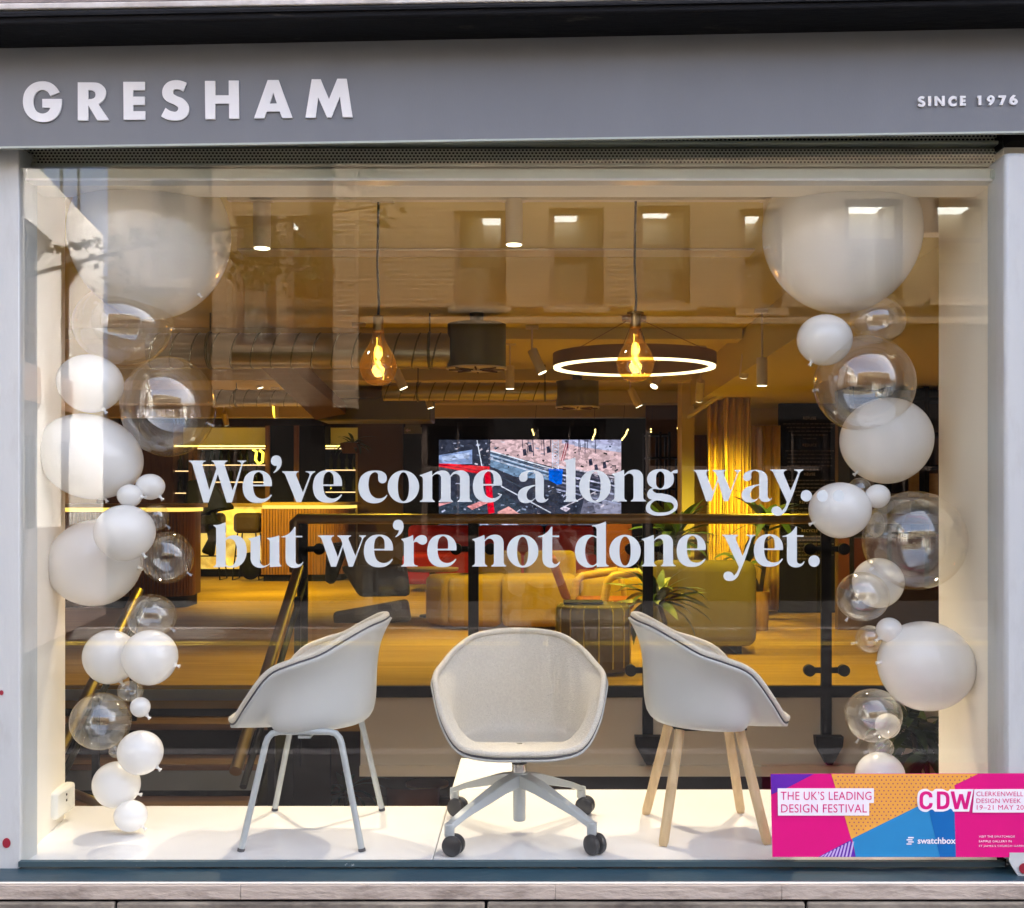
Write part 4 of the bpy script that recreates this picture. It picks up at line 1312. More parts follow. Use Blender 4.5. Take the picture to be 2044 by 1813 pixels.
def balloon(kind, u, v, ru, rv, y, label, group, tilt=0.0, knot=-35.0):
    c = P(u, v, y)
    rx, rz = ru / F * y, rv / F * y
    m = MB()
    n, k = (48, 30) if rx > 0.05 else (28, 18)
    m.ball((0, 0, 0), rx, (rx + rz) / 2 * 0.96, rz, n, k)
    if kind == 'w':                     # latex: slightly pear-shaped towards its knot
        for p in m.v:
            t = p.z / rz
            w = 1.0 + 0.035 * t - 0.02 * t * t
            p.x *= w
            p.y *= w
    rot = Matrix.Rotation(R(tilt), 3, 'Y')
    m.v = [rot @ p + c for p in m.v]
    o = obj('white_balloon' if kind == 'w' else 'clear_balloon', m, M['balloon_white' if kind == 'w' else 'balloon_clear'], smooth=180)
    tag(o, label, 'balloon', group)
    q = R(knot)
    d = Vector((math.cos(q), -0.15, math.sin(q))).normalized()
    k0 = c + rot @ Vector((d.x * rx, d.y * rx, d.z * rz)) * 0.985
    kb = MB()
    if kind == 'w':
        kb.tube([k0, k0 + d * 0.008, k0 + d * 0.013, k0 + d * 0.018], [0.008, 0.0035, 0.0045, 0.007], 8)
    else:
        kb.tube([k0, k0 + d * 0.006, k0 + d * 0.02], [0.006, 0.0035, 0.006], 6)
    obj('knot', kb, M['balloon_white'] if kind == 'w' else M['balloon_clear'], o)
    return o


B = [
    ('w', 300, 475, 157, 162, 4.10, 'giant white balloon at the top of the left garland', LEFT, 0),
    ('c', 246, 648, 98, 82, 4.02, 'clear balloon tucked under the giant white balloon of the left garland', LEFT, 0),
    ('w', 180, 766, 65, 58, 3.98, 'white balloon left of the clear one that shows the mirrored street lettering', LEFT, 10),
    ('c', 336, 812, 93, 100, 4.02, 'largest clear balloon of the left garland with mirrored street lettering on it', LEFT, 0),
    ('w', 180, 912, 104, 84, 4.02, 'big egg shaped white balloon nearest the left wall above the bar counter', LEFT, 18),
    ('w', 300, 972, 29, 26, 3.99, 'small white balloon right beside the big egg shaped one', LEFT, 0),
    ('w', 259, 990, 25, 23, 3.94, 'tiny white balloon between the egg shaped balloon and the round one below', LEFT, 0),
    ('w', 249, 1064, 60, 56, 3.88, 'round white balloon overlapping the big low one in the left garland', LEFT, 0),
    ('w', 190, 1124, 94, 86, 4.10, 'big white balloon partly hidden by a rounder one in front of it', LEFT, -18),
    ('c', 311, 1033, 26, 27, 4.06, 'tiny clear balloon peeking out behind the round white balloon', LEFT, 0),
    ('c', 334, 1113, 52, 52, 4.05, 'clear balloon in front of the slatted counter end', LEFT, 0),
    ('c', 302, 1230, 50, 44, 4.06, 'clear balloon resting on the pair of white balloons', LEFT, 0),
    ('w', 220, 1312, 54, 54, 4.06, 'left white balloon of the touching pair below the clear one', LEFT, 14),
    ('w', 299, 1313, 55, 55, 3.98, 'right white balloon of the touching pair below the clear one', LEFT, 0),
    ('c', 260, 1380, 26, 21, 4.04, 'tiny clear balloon hanging under the touching white pair', LEFT, 0),
    ('w', 280, 1412, 20, 20, 3.97, 'smallest white balloon of the left garland', LEFT, 0),
    ('c', 201, 1440, 60, 57, 4.02, 'clear balloon beside the sloping stair rail', LEFT, 0),
    ('c', 232, 1499, 15, 14, 4.06, 'thumb sized clear balloon almost hidden near the garland foot', LEFT, 0),
    ('w', 280, 1503, 45, 44, 3.97, 'white balloon third from the platform in the left garland', LEFT, 0),
    ('w', 232, 1567, 47, 46, 4.04, 'white balloon second from the platform in the left garland', LEFT, 10),
    ('w', 261, 1629, 33, 31, 3.99, 'white balloon standing on the platform at the foot of the garland', LEFT, 0),
    ('w', 1680, 468, 157, 157, 4.12, 'giant white balloon at the top of the right garland', RIGHT, 0),
    ('c', 1752, 640, 56, 46, 4.06, 'clear balloon just under the giant white balloon of the right garland', RIGHT, 0),
    ('w', 1646, 679, 55, 51, 4.00, 'white balloon in front of the top of the black text panel', RIGHT, 0),
    ('c', 1726, 766, 100, 97, 3.94, 'largest clear balloon in front of the black text panel', RIGHT, 0),
    ('w', 1770, 880, 92, 86, 4.12, 'big white balloon behind the large clear one on the right', RIGHT, -8),
    ('w', 1677, 1019, 62, 56, 3.98, 'white balloon overlapped by the last dots of the slogan', RIGHT, 0),
    ('w', 1752, 991, 25, 24, 3.97, 'small white balloon beside the one behind the slogan dots', RIGHT, 0),
    ('c', 1716, 979, 24, 25, 4.05, 'tiny clear balloon behind the one overlapped by the slogan dots', RIGHT, 0),
    ('c', 1748, 1047, 18, 26, 4.06, 'narrow clear balloon squeezed beside the biggest clear balloon', RIGHT, 0),
    ('c', 1826, 1079, 103, 99, 4.00, 'clear balloon overlapping the edge of the cream wall on the right', RIGHT, 0),
    ('w', 1753, 1164, 51, 50, 4.14, 'white balloon behind two clear ones in the right garland', RIGHT, 0),
    ('c', 1722, 1191, 53, 49, 3.99, 'clear balloon overlapping a white one beside the cream wall', RIGHT, 0),
    ('w', 1775, 1258, 26, 25, 3.99, 'small white balloon resting on the big low right one', RIGHT, 0),
    ('c', 1736, 1276, 28, 28, 4.02, 'small clear balloon left of the big low right one', RIGHT, 0),
    ('w', 1848, 1330, 96, 89, 4.00, 'big white balloon low on the right in front of the cream wall', RIGHT, 14),
    ('c', 1743, 1428, 57, 53, 3.98, 'clear balloon with a small white balloon showing through it', RIGHT, 0),
    ('w', 1772, 1449, 25, 25, 4.10, 'small white balloon seen through a clear one on the right', RIGHT, 0),
    ('c', 1758, 1493, 26, 22, 4.02, 'small clear balloon just above the white one over the banner', RIGHT, 0),
    ('w', 1757, 1551, 49, 49, 4.04, 'white balloon half hidden behind the top of the festival banner', RIGHT, 0),
]
rn = random.Random(8)
for b in B:
    balloon(*b, knot=(rn.uniform(-60, -5) if b[7] == LEFT else rn.uniform(185, 240)))

# ------------------------------------------------------------------ the three tub chairs
RIM = [(0.0, -0.266, 0.376), (0.11, -0.262, 0.378), (0.2, -0.222, 0.396), (0.255, -0.168, 0.47), (0.285, -0.095, 0.562),
       (0.292, -0.02, 0.598), (0.268, 0.065, 0.626), (0.226, 0.138, 0.667), (0.163, 0.205, 0.703), (0.084, 0.244, 0.716), (0.0, 0.252, 0.719)]


def rim_at(t):                          # t in 0..2, round the whole rim from the front
    sgn = 1 if t <= 1 else -1
    s = (t if t <= 1 else 2 - t) * (len(RIM) - 1)
    i = min(int(s), len(RIM) - 2)
    f = s - i
    p = [Vector(RIM[abs(i - 1)]) if i > 0 else Vector((-RIM[1][0], RIM[1][1], RIM[1][2])), Vector(RIM[i]), Vector(RIM[i + 1]),
         Vector(RIM[i + 2]) if i + 2 < len(RIM) else Vector((-RIM[-2][0], RIM[-2][1], RIM[-2][2]))]
    w = 0.5 * ((2 * p[1]) + (p[2] - p[0]) * f + (2 * p[0] - 5 * p[1] + 4 * p[2] - p[3]) * f * f + (3 * p[1] - p[0] - 3 * p[2] + p[3]) * f ** 3)
    return Vector((w.x * sgn, w.y, w.z))


CEN = Vector((0, -0.02, 0.364))
PROF = [(0, 0), (0.24, 0.0), (0.46, 0.01), (0.63, 0.03), (0.75, 0.09), (0.795, 0.22), (0.805, 0.38), (0.815, 0.55), (0.845, 0.72), (0.91, 0.87), (1.0, 1.0)]


def bowl(t, r):
    e = rim_at(t)
    a = max(0.0, min(1.0, (e.z - 0.385) / 0.16))     # how far this side rises
    q = r * (len(PROF) - 1)
    i = min(int(q), len(PROF) - 2)
    t_ = q - i
    p0, p1, p2, p3 = PROF[max(i - 1, 0)], PROF[i], PROF[i + 1], PROF[min(i + 2, len(PROF) - 1)]
    w = [0.5 * (2 * p1[k] + (p2[k] - p0[k]) * t_ + (2 * p0[k] - 5 * p1[k] + 4 * p2[k] - p3[k]) * t_ * t_ + (3 * p1[k] - p0[k] - 3 * p2[k] + p3[k]) * t_ ** 3) for k in (0, 1)]
    f = r * (1 - a) + w[0] * a
    g = r ** 1.5 * (1 - a) + w[1] * a
    return Vector((CEN.x + (e.x - CEN.x) * f, CEN.y + (e.y - CEN.y) * f, CEN.z + (e.z - CEN.z) * g))


def bowl_mesh(inset, top):
    n, k = 80, 24
    g = []
    for i in range(k + 1):
        r = 0.02 + (top - 0.02) * i / k
        row = []
        for j in range(n):
            t = 2 * j / n
            p = bowl(t, r)
            if inset:
                d = 0.003
                a = bowl(t, min(1, r + d)) - bowl(t, max(0.0, r - d))
                b = bowl((t + 0.01) % 2, r) - bowl((t - 0.01) % 2, r)
                nn = a.cross(b)
                if nn.length > 1e-9:
                    nn.normalize()
                    if nn.z < 0 and r < 0.4 or nn.dot(Vector((CEN.x, CEN.y, 0.62)) - p) < 0:
                        nn = -nn
                    if r < 0.25:
                        nn = Vector((0, 0, 1))
                    p = p + nn * inset
            row.append(p)
        row.append(row[0])
        g.append(row)
    m = MB()
    m.sheet(g)
    m.f.append(tuple(range(n)))
    return m, [g[-1][j] for j in range(n)]


def tub(parent, z=0.0):
    up = Vector((0, 0, z))
    m, rim = bowl_mesh(0, 1.0)
    m.v = [p + up for p in m.v]
    s = obj('shell', m, M['shell'], parent, world=False, smooth=180)
    md = s.modifiers.new("thick", 'SOLIDIFY')
    md.thickness = 0.009
    md.offset = 0
    m, rim2 = bowl_mesh(0.016, 0.992)
    m.v = [p + up for p in m.v]
    c = obj('upholstery', m, M['fabric'], parent, world=False, smooth=180)
    m = MB()
    m.tube([p + up + Vector((0, 0, 0.004)) for p in rim2], 0.0105, 10, closed=True)
    obj('piping', m, M['fabric'], c, world=False, smooth=180)
    m = MB()
    m.tube([p.lerp(q, 0.42) + up + Vector((0, 0, 0.001)) for p, q in zip(rim, rim2)], 0.0042, 6, closed=True)
    obj('seam', m, M['seam'], c, world=False, smooth=180)


ch = thing('tub_chair', 'pale tub chair on thin grey tube legs left of the swivel chair', 'chair', (-0.752, 4.045, ZP), 'upholstered tub chairs on the platform')
tub(ch)
for sx in (-1, 1):
    for sy in (-1, 1):
        m = MB()
        pts = [(sx * 0.2, sy * 0.03, 0.374), (sx * 0.201, sy * 0.08, 0.374), (sx * 0.204, sy * 0.103, 0.369), (sx * 0.207, sy * 0.116, 0.355), (sx * 0.21, sy * 0.123, 0.335), (sx * 0.245, sy * 0.193, 0.006)]
        m.tube(pts, 0.0105, 12)
        lg_ = obj('leg', m, M['chair_metal'], ch, world=False)
        obj('foot_cap', MB().cyl((sx * 0.2447, sy * 0.1922, 0.010), (sx * 0.2455, sy * 0.1942, 0.0), 0.0118, 0.0118, 12), M['seam'], lg_, world=False)
    m = MB()
    m.tube([(sx * 0.2, -0.03, 0.374), (sx * 0.2, 0.03, 0.374)], 0.0105, 12)
    m.box(min(sx * 0.2, 0), max(sx * 0.2, 0), -0.02, 0.02, 0.352, 0.36)
    obj('seat_rail', m, M['chair_metal'], ch, world=False)
ch.rotation_euler = (0, 0, R(-90))

cw = thing('tub_chair', 'pale tub chair on wooden legs behind the festival banner', 'chair', (0.572, 4.06, ZP), 'upholstered tub chairs on the platform')
tub(cw)
for sx in (-1, 1):
    for sy in (-1, 1):
        m = MB()
        a, b = Vector((sx * 0.10, sy * 0.10, 0.358)), Vector((sx * 0.195, sy * 0.172, 0.0))
        m.tube([a, a.lerp(b, 0.5), a.lerp(b, 0.96), b], [0.0165, 0.0175, 0.0165, 0.0125], 14)
        obj('leg', m, M['oak'], cw, world=False)
m = MB()
m.hexa([(-0.08, -0.13, 0.350), (0.08, -0.13, 0.350), (0.08, 0.11, 0.350), (-0.08, 0.11, 0.350)], [(-0.08, -0.13, 0.357), (0.08, -0.13, 0.357), (0.08, 0.11, 0.357), (-0.08, 0.11, 0.357)])
obj('bracket', m, M['black_metal'], cw, world=False)
cw.rotation_euler = (0, 0, R(93))

cs = thing('swivel_chair', 'pale tub chair on a four star swivel base with black casters', 'chair', (-0.058, 4.0, ZP), 'upholstered tub chairs on the platform')
tub(cs, -0.072)
obj('gas_column', MB().lathe([(0.013, 0.262), (0.013, 0.30)], n=20), M['chrome'], cs, world=False)
m = MB()
m.box(-0.09, 0.09, -0.10, 0.10, 0.278, 0.288)
obj('seat_plate', m, M['black_metal'], cs, world=False)
m = MB()
m.lathe([(0.024, 0.205), (0.024, 0.255), (0.022, 0.262), (0.013, 0.2625)], n=24)
obj('hub_collar', m, M['chrome'], cs, world=False)
obj('hub_ring', MB().lathe([(0.0255, 0.236), (0.0255, 0.25)], n=24), M['black_metal'], cs, world=False)
obj('lower_column', MB().lathe([(0.019, 0.045), (0.021, 0.05), (0.022, 0.2)], n=20), M['chair_metal'], cs, world=False)
obj('hub', MB().lathe([(0.03, 0.165), (0.036, 0.185), (0.03, 0.208)], n=24), M['chair_metal'], cs, world=False)
for ax, ay in ((-1, -1), (1, -1), (1, 1), (-1, 1)):
    e = Vector((ax * 0.226, ay * 0.232, 0.094))
    h = Vector((ax * 0.012, ay * 0.012, 0.188))
    m = MB()
    d = Vector((e.x - h.x, e.y - h.y, 0)).normalized()
    s = Vector((-d.y, d.x, 0))
    st_ = []
    for t, wd, hu, hd in ((0, 0.030, 0.018, 0.022), (0.25, 0.027, 0.016, 0.02), (0.8, 0.019, 0.009, 0.012), (1.0, 0.017, 0.008, 0.011)):
        p = h.lerp(e, t) + Vector((0, 0, 0.012 * math.sin(t * PI)))
        st_.append([p - s * wd - Vector((0, 0, hd)), p - s * wd * 0.75 + Vector((0, 0, hu)), p + s * wd * 0.75 + Vector((0, 0, hu)), p + s * wd - Vector((0, 0, hd))])
    for i in range(len(st_) - 1):
        m.add(st_[i] + st_[i + 1], [(j, (j + 1) % 4, 4 + (j + 1) % 4, 4 + j) for j in range(4)])
    m.add(st_[-1], [(0, 1, 2, 3)])
    m.cyl(e + Vector((0, 0, 0.006)), e + Vector((0, 0, -0.034)), 0.0165, 0.0165, 14)
    arm = obj('base_arm', m, M['chair_metal'], cs, world=False, bevel=0.003)
    wa = Vector({(-1, -1): (-0.35, -0.94, 0), (1, -1): (-0.78, -0.62, 0), (1, 1): (-0.3, -0.95, 0), (-1, 1): (-0.5, -0.86, 0)}[(ax, ay)]).normalized()
    c0 = e + Vector((-wa.y * 0.014, wa.x * 0.014, -e.z + 0.0335))
    m = MB()
    for q0, q1 in ((-0.026, -0.004), (0.004, 0.026)):
        pr = [(0.025, q0), (0.0315, q0 + 0.004), (0.0335, (q0 + q1) / 2), (0.0315, q1 - 0.004), (0.025, q1)]
        mm = MB().lathe(pr, n=24)
        rt = Vector((0, 0, 1)).rotation_difference(wa).to_matrix()
        m.add([rt @ p + c0 for p in mm.v], mm.f)
    cst = obj('caster', m, M['caster'], cs, world=False)
    m = MB()
    m.cyl(e + Vector((0, 0, -0.03)), c0 + Vector((0, 0, 0.005)), 0.011, 0.009, 10)
    obj('caster_stem', m, M['caster'], cst, world=False)
cs.rotation_euler = (0, 0, R(2))

# ================================================================== INSIDE THE SHOP: ceiling, lamps, ducts
WARM = (1.0, 0.75, 0.06)
SOFT = (1.0, 0.83, 0.60)
m = MB()
m.box(X_(470, 6.3), X_(1510, 6.3), 6.34, 6.52, ZC - 0.012, ZC - 0.002)
tk = solo('ceiling_channel', m, M['spot_body'], 'second pale track channel across the ceiling beyond the pendant bulbs', 'ceiling track')
YT = 5.22
m = MB()
m.box(X_(455, YT), X_(1545, YT), YT - 0.02, YT + 0.02, Z_(402, YT), Z_(396, YT) + 0.05)
solo('lighting_track', m, M['spot_body'], 'pale lighting track holding the pendant bulbs and front spotlights', 'ceiling track', bevel=0.003)
# downstand beams and the boxed bulkhead along the right
for i, (y0, y1, h, x0, x1) in enumerate(((9.35, 9.6, 0.09, -7, 1.62), (12.4, 12.65, 0.12, -7, 1.62), (14.9, 15.3, 0.16, -7, 4.4), (17.0, 17.3, 0.2, -7, 4.4))):
    struct('ceiling_beam', MB().box(x0, x1, y0, y1, ZC - h, ZC - 0.002), M['ceiling'])
m = MB()
m.hexa([(1.58, 4.45, 2.58), (4.4, 4.45, 2.58), (4.4, 14.0, 2.58), (1.70, 14.0, 2.58)], [(1.58, 4.45, ZC - .001), (4.4, 4.45, ZC - .001), (4.4, 14.0, ZC - .001), (1.70, 14.0, ZC - .001)])
struct('bulkhead', m, M['ceiling'])
m = MB()
a, b = P(1859, 461, 4.9), P(1901, 365, 4.9)
m.box(a.x, b.x, 4.62, 5.2, 2.62, 2.9)
solo('ceiling_box', MB().box(X_(1795, 4.4), X_(1900, 4.4), 4.36, 4.44, Z_(470, 4.4), Z_(366, 4.4)), M['cream_wall'], 'boxed grey trunking under the ceiling right of the giant balloon', 'trunking', bevel=0.004)
m = MB()
m.hexa([P(520, 706, 9.0) + Vector((0, 0, -.1)), P(560, 690, 9.0) + Vector((0, 0, -.1)), P(690, 826, 14.2), P(630, 838, 14.2)],
       [P(520, 706, 9.0) + Vector((0, 0, .05)), P(560, 690, 9.0) + Vector((0, 0, .05)), P(690, 806, 14.2), P(630, 818, 14.2)])
solo('cable_tray', m, M['brown_wall'], 'dark tray running diagonally under the ceiling above the bar', 'cable tray')
solo('dark_soffit', MB().box(X_(640, 14.4), X_(862, 14.4), 14.2, 14.85, Z_(842, 14.4), Z_(797, 14.4)), M['drum'], 'dark hanging ceiling box between the tray and the exit sign', 'ceiling box', bevel=0.02)


def spotlight(u, v, y, tilt, label, energy, color=WARM, spot=95, r=0.038, ln=0.2, drop=True):
    """A cylinder spot: its lens at pixel direction (u, v), y metres away, leaning by tilt = (x, y) per metre."""
    p = P(u, v, y)
    top = Vector((p.x + tilt[0] * ln, p.y + tilt[1] * ln, p.z + ln))
    ax = (top - p).normalized()
    t = thing('spotlight', label, 'spotlight', (top.x, top.y, p.z), 'cylinder spotlights')
    m = MB()
    m.cyl(p + ax * 0.004, p + ax * ln, r, r, 18)
    obj('lamp_body', m, M['spot_body'], t)
    m = MB()
    m.cyl(p, p + ax * 0.0035, r * 0.9, r * 0.9, 18)
    obj('lens', m, M['lens_glow'], t)
    if p.z + ln < ZC - 0.02:
        m = MB()
        q = p + ax * ln
        m.cyl(q, Vector((q.x, q.y, ZC - 0.03)), 0.008, 0.008, 8)
        m.box(q.x - 0.05, q.x + 0.05, q.y - 0.02, q.y + 0.02, ZC - 0.03, ZC - 0.003)
        obj('bracket', m, M['spot_body'], t)
    lamp('spot_light', 'SPOT', p - ax * 0.02, energy, color, t, 0.035, spot, 0.7, -ax)
    return t


spotlight(523, 497, YT, (0, 0.0), 'front spotlight on the track over the left chair', 17, SOFT, 98)
spotlight(1026, 490, YT, (0, 0.0), 'front spotlight on the track over the swivel chair', 17, SOFT, 98)
spotlight(1541, 490, YT, (0, 0.0), 'front spotlight on the track beside the giant right balloon', 17, SOFT, 98)
E1 = 12.5
spotlight(697, 725, 9.0, (0.35, 0.5), 'bright disc spotlight left of the first pendant bulb', 16)
spotlight(806, 776, 9.8, (-0.45, 0.0), 'leaning spotlight just right of the first pendant bulb', E1)
spotlight(1018, 777, 10.2, (0, 0), 'upright spotlight hanging in front of the far duct', E1)
spotlight(1083, 745, 9.2, (-0.45, 0.1), 'leaning spotlight above the left side of the ring lamp', E1)
spotlight(1305, 772, 10.4, (0.5, 0.5), 'bright disc spotlight just below the ring lamp', E1)
spotlight(1276, 812, 11.8, (-0.5, 0.0), 'tilted spotlight between the small drum and the curtains', E1)
spotlight(1521, 771, 8.4, (0, 0), 'upright spotlight beside the black text panel', 20)
spotlight(860, 815, 13.4, (-0.3, 0.0), 'small spotlight at the end of the dark ceiling box', E1)
spotlight(551, 832, 14.6, (0.1, -0.8), 'small disc spotlight over the curved bar counter', 26)
spotlight(1120, 812, 12.6, (0, 0.3), 'small spotlight behind the far drum', E1)
spotlight(452, 848, 15.8, (0, -0.8), 'small spotlight over the bar stools', 18)
spotlight(520, 775, 14.3, (-0.3, 0), 'added spotlight brightening the open floor before the bar stools', 40)  # made-up fitting, added to brighten this stretch of floor

# pendant bulbs


def pendant(u, vb, vt, label, cuff):
    y = YT
    s = 1 / F * y
    c = P(u, vb, y)
    t = thing('pendant_bulb', label, 'pendant lamp', (c.x, y, c.z), 'amber pendant bulbs')
    h = (770 - 660) * s
    prof = [(0.001, 0), (0.3, 0.012), (0.62, 0.06), (0.88, 0.17), (1.0, 0.32), (0.93, 0.46), (0.74, 0.60), (0.5, 0.74), (0.36, 0.86), (0.31, 1.0)]
    rr = 37.5 * s
    fine = []
    for i in range(len(prof) - 1):
        for k in range(5):
            f = k / 5
            p0, p1, p2, p3 = prof[max(i - 1, 0)], prof[i], prof[i + 1], prof[min(i + 2, len(prof) - 1)]
            w = [0.5 * (2 * p1[q] + (p2[q] - p0[q]) * f + (2 * p0[q] - 5 * p1[q] + 4 * p2[q] - p3[q]) * f * f + (3 * p1[q] - p0[q] - 3 * p2[q] + p3[q]) * f ** 3) for q in (0, 1)]
            fine.append((max(w[0] * rr, 0.0005), w[1] * h))
    fine.append((prof[-1][0] * rr, h))
    m = MB().lathe(fine, (c.x, y, c.z), 40)
    m.f = [f for f in m.f if len(f) == 4]
    gl = obj('bulb', m, M['bulb_glass'], t, smooth=180)
    m = MB()
    pts = []
    for k in range(26):
        f = k / 25
        pts.append((c.x + (0.30 * math.sin(f * 6.6 + 0.9) * (1.05 - f) - 0.10 * f) * rr, y + 0.06 * rr * math.cos(f * 6.6), c.z + h * (0.1 + 0.78 * f)))
    m.tube(pts, 0.0023, 8)
    obj('filament', m, M['filament'], gl, smooth=180)
    m = MB()
    m.tube([(c.x + 0.012, y, c.z + h * 0.62), (c.x + 0.01, y, c.z + h * 1.0)], 0.004, 8)
    obj('stem', m, M['bulb_glass'], gl)
    z0 = c.z + h
    m = MB().lathe([(10 * s, -0.006), (10.5 * s, 0.0), (10.5 * s, 28 * s), (4 * s, 31 * s)], (c.x, y, z0), 24)
    obj('lamp_holder', m, M['brass'], t)
    if cuff:
        obj('cuff', MB().lathe([(17 * s, 25 * s), (17 * s, 29 * s)], (c.x, y, z0), 24), M['brass'], t)
    zt = Z_(vt, y)
    m = MB()
    m.tube([(c.x, y, z0 + 29 * s), (c.x + 0.003, y, z0 + 0.12), (c.x - 0.004, y, (z0 + zt) / 2), (c.x + 0.001, y, zt)], 0.0055, 8)
    obj('cord', m, M['cord'], t, smooth=180)
    m = MB()
    m.box(c.x - 0.03, c.x + 0.07, y - 0.018, y + 0.018, zt, zt + 0.02)
    obj('track_adapter', m, M['spot_body'], t, bevel=0.003)
    lamp('bulb_light', 'POINT', (c.x, y, c.z + h * 0.4), 0.16, (1.0, 0.6, 0.2), t, 0.03)


pendant(755, 770, 404, 'amber pendant bulb hanging left, in front of the spiral duct', False)
pendant(1268.5, 763, 396, 'amber pendant bulb hanging in front of the glowing ring lamp', True)

# ring lamp
rc = P(1266, 735, 8.75)
rl = thing('ring_lamp', 'large bronze ring pendant lamp with a glowing rim', 'ring lamp', rc)
m = MB()
n = 72
R1, R0 = 0.60, 0.545
g = []
for r, z in ((R1, 0.012), (R1, 0.105), (R0, 0.105), (R0, 0.012), (R1, 0.012)):
    g.append([rc + Vector((r * math.cos(2 * PI * k / n), r * math.sin(2 * PI * k / n), z)) for k in range(n + 1)])
obj('ring', MB().sheet(g), M['ring_body'], rl)
g = []
for r, z in ((R1 - 0.004, 0.0115), (R1 - 0.006, -0.004), (R0 + 0.006, -0.004), (R0 + 0.004, 0.0115)):
    g.append([rc + Vector((r * math.cos(2 * PI * k / n), r * math.sin(2 * PI * k / n), z)) for k in range(n + 1)])
obj('diffuser', MB().sheet(g), M['ring_glow'], rl)
cp = Vector((rc.x, rc.y, ZC - 0.004))
for k in range(3):
    a = R(100 + 120 * k)
    m = MB()
    m.tube([rc + Vector((0.56 * math.cos(a), 0.56 * math.sin(a), 0.10)), cp], 0.003, 5)
    obj('cable', m, M['ring_body'], rl)
m = MB()
m.tube([cp + Vector((0.01, 0, 0)), rc + Vector((0.06, 0.1, 0.28)), rc + Vector((0.12, 0.25, 0.16)), rc + Vector((0.2, 0.42, 0.15)), rc + Vector((0.22, 0.52, 0.10))], 0.008, 7)
obj('power_cord', m, M['cord'], rl, smooth=180)
obj('canopy', MB().lathe([(0.09, -0.03), (0.09, 0.0)], cp, 24), M['ring_body'], rl)


def duct(name, x0, x1, y, z, r, label, pitch):
    t = thing(name, label, 'duct', ((x0 + x1) / 2, y, z - r))
    m = MB()
    m.tube([(x0, y, z), (x1, y, z)], r, 32)
    obj('pipe', m, M['duct'], t, smooth=40)
    m = MB()
    k = int((x1 - x0) / pitch)
    for i in range(k):
        x = x0 + pitch * (i + 0.3)
        pts = [(x + pitch * 0.22 * math.sin(q), y + (r + 0.001) * math.cos(q), z + (r + 0.001) * math.sin(q)) for q in [2 * PI * j / 24 for j in range(24)]]
        m.tube(pts, 0.006, 5, closed=True)
    sm = obj('seam', m, M['drum'], t)
    m = MB()
    for x in (x0 + (x1 - x0) * 0.2, x0 + (x1 - x0) * 0.93):
        m.tube([(x, y + r * math.cos(q) * 1.02, z + r * math.sin(q) * 1.02) for q in [2 * PI * j / 24 for j in range(24)]], 0.012, 6, closed=True)
        m.cyl((x, y, z + r), (x, y, ZC), 0.006, 0.006, 6)
    obj('hanger', m, M['drum'], t)
    return t


spotlight(1484, 752, 9.6, (0, -0.75), 'spotlight at the end of the curtain track lighting the curtains', 21)
spotlight(1395, 800, 10.6, (0, -0.7), 'spotlight above the yellow pillar lighting the brown door', 20)
duct('spiral_duct', X_(300, 8.6), X_(900, 8.6), 8.6, Z_(700, 8.6), 0.125, 'spiral ventilation duct behind the left pendant bulb', 0.145)
duct('spiral_duct', X_(765, 12.0), X_(1112, 12.0), 12.0, Z_(782, 12.0), 0.092, 'thinner spiral duct running to the far drum', 0.15)
duct('spiral_duct', X_(430, 13.2), X_(640, 13.2), 13.2, Z_(795, 13.2), 0.092, 'short spiral duct above the bar, half behind the tray', 0.15)


def drum(u0, u1, v0, v1, y, label):
    c = P((u0 + u1) / 2, v1, y)
    r = (u1 - u0) / 2 / F * y
    t = thing('diffuser_drum', label, 'ventilation drum', c, 'round ventilation drums')
    m = MB()
    h = (v1 - v0) / F * y
    m.lathe([(r, 0.0), (r, h)], c, 40)
    obj('drum_wall', m, M['drum'], t)
    m = MB()
    m.lathe([(r * 1.04, -0.012), (r * 1.04, -0.001)], c, 40)
    obj('rim', m, M['spot_body'], t)
    for k in range(8):
        a = 2 * PI * k / 8
        m = MB()
        m.box(-0.006, 0.006, 0.03, r * 0.95, -0.022, -0.0125)
        rt = Matrix.Rotation(a, 3, 'Z')
        m.v = [rt @ p + c for p in m.v]
        obj('vane', m, M['brown_wall'], t)
    obj('hub', MB().lathe([(0.04, -0.028), (0.04, -0.0125)], c, 16), M['spot_body'], t)
    m = MB()
    m.cyl((c.x, c.y, c.z + h), (c.x, c.y, ZC), 0.05, 0.05, 12)
    obj('hanger', m, M['drum'], t)


drum(893, 1010, 648, 734, 8.6, 'dark green ventilation drum at the end of the near duct')
drum(1110, 1195, 762, 812, 12.0, 'smaller ventilation drum under the ring lamp')
drum(1816, 1930, 624, 706, 8.6, 'ventilation drum half hidden by the cream wall on the right')

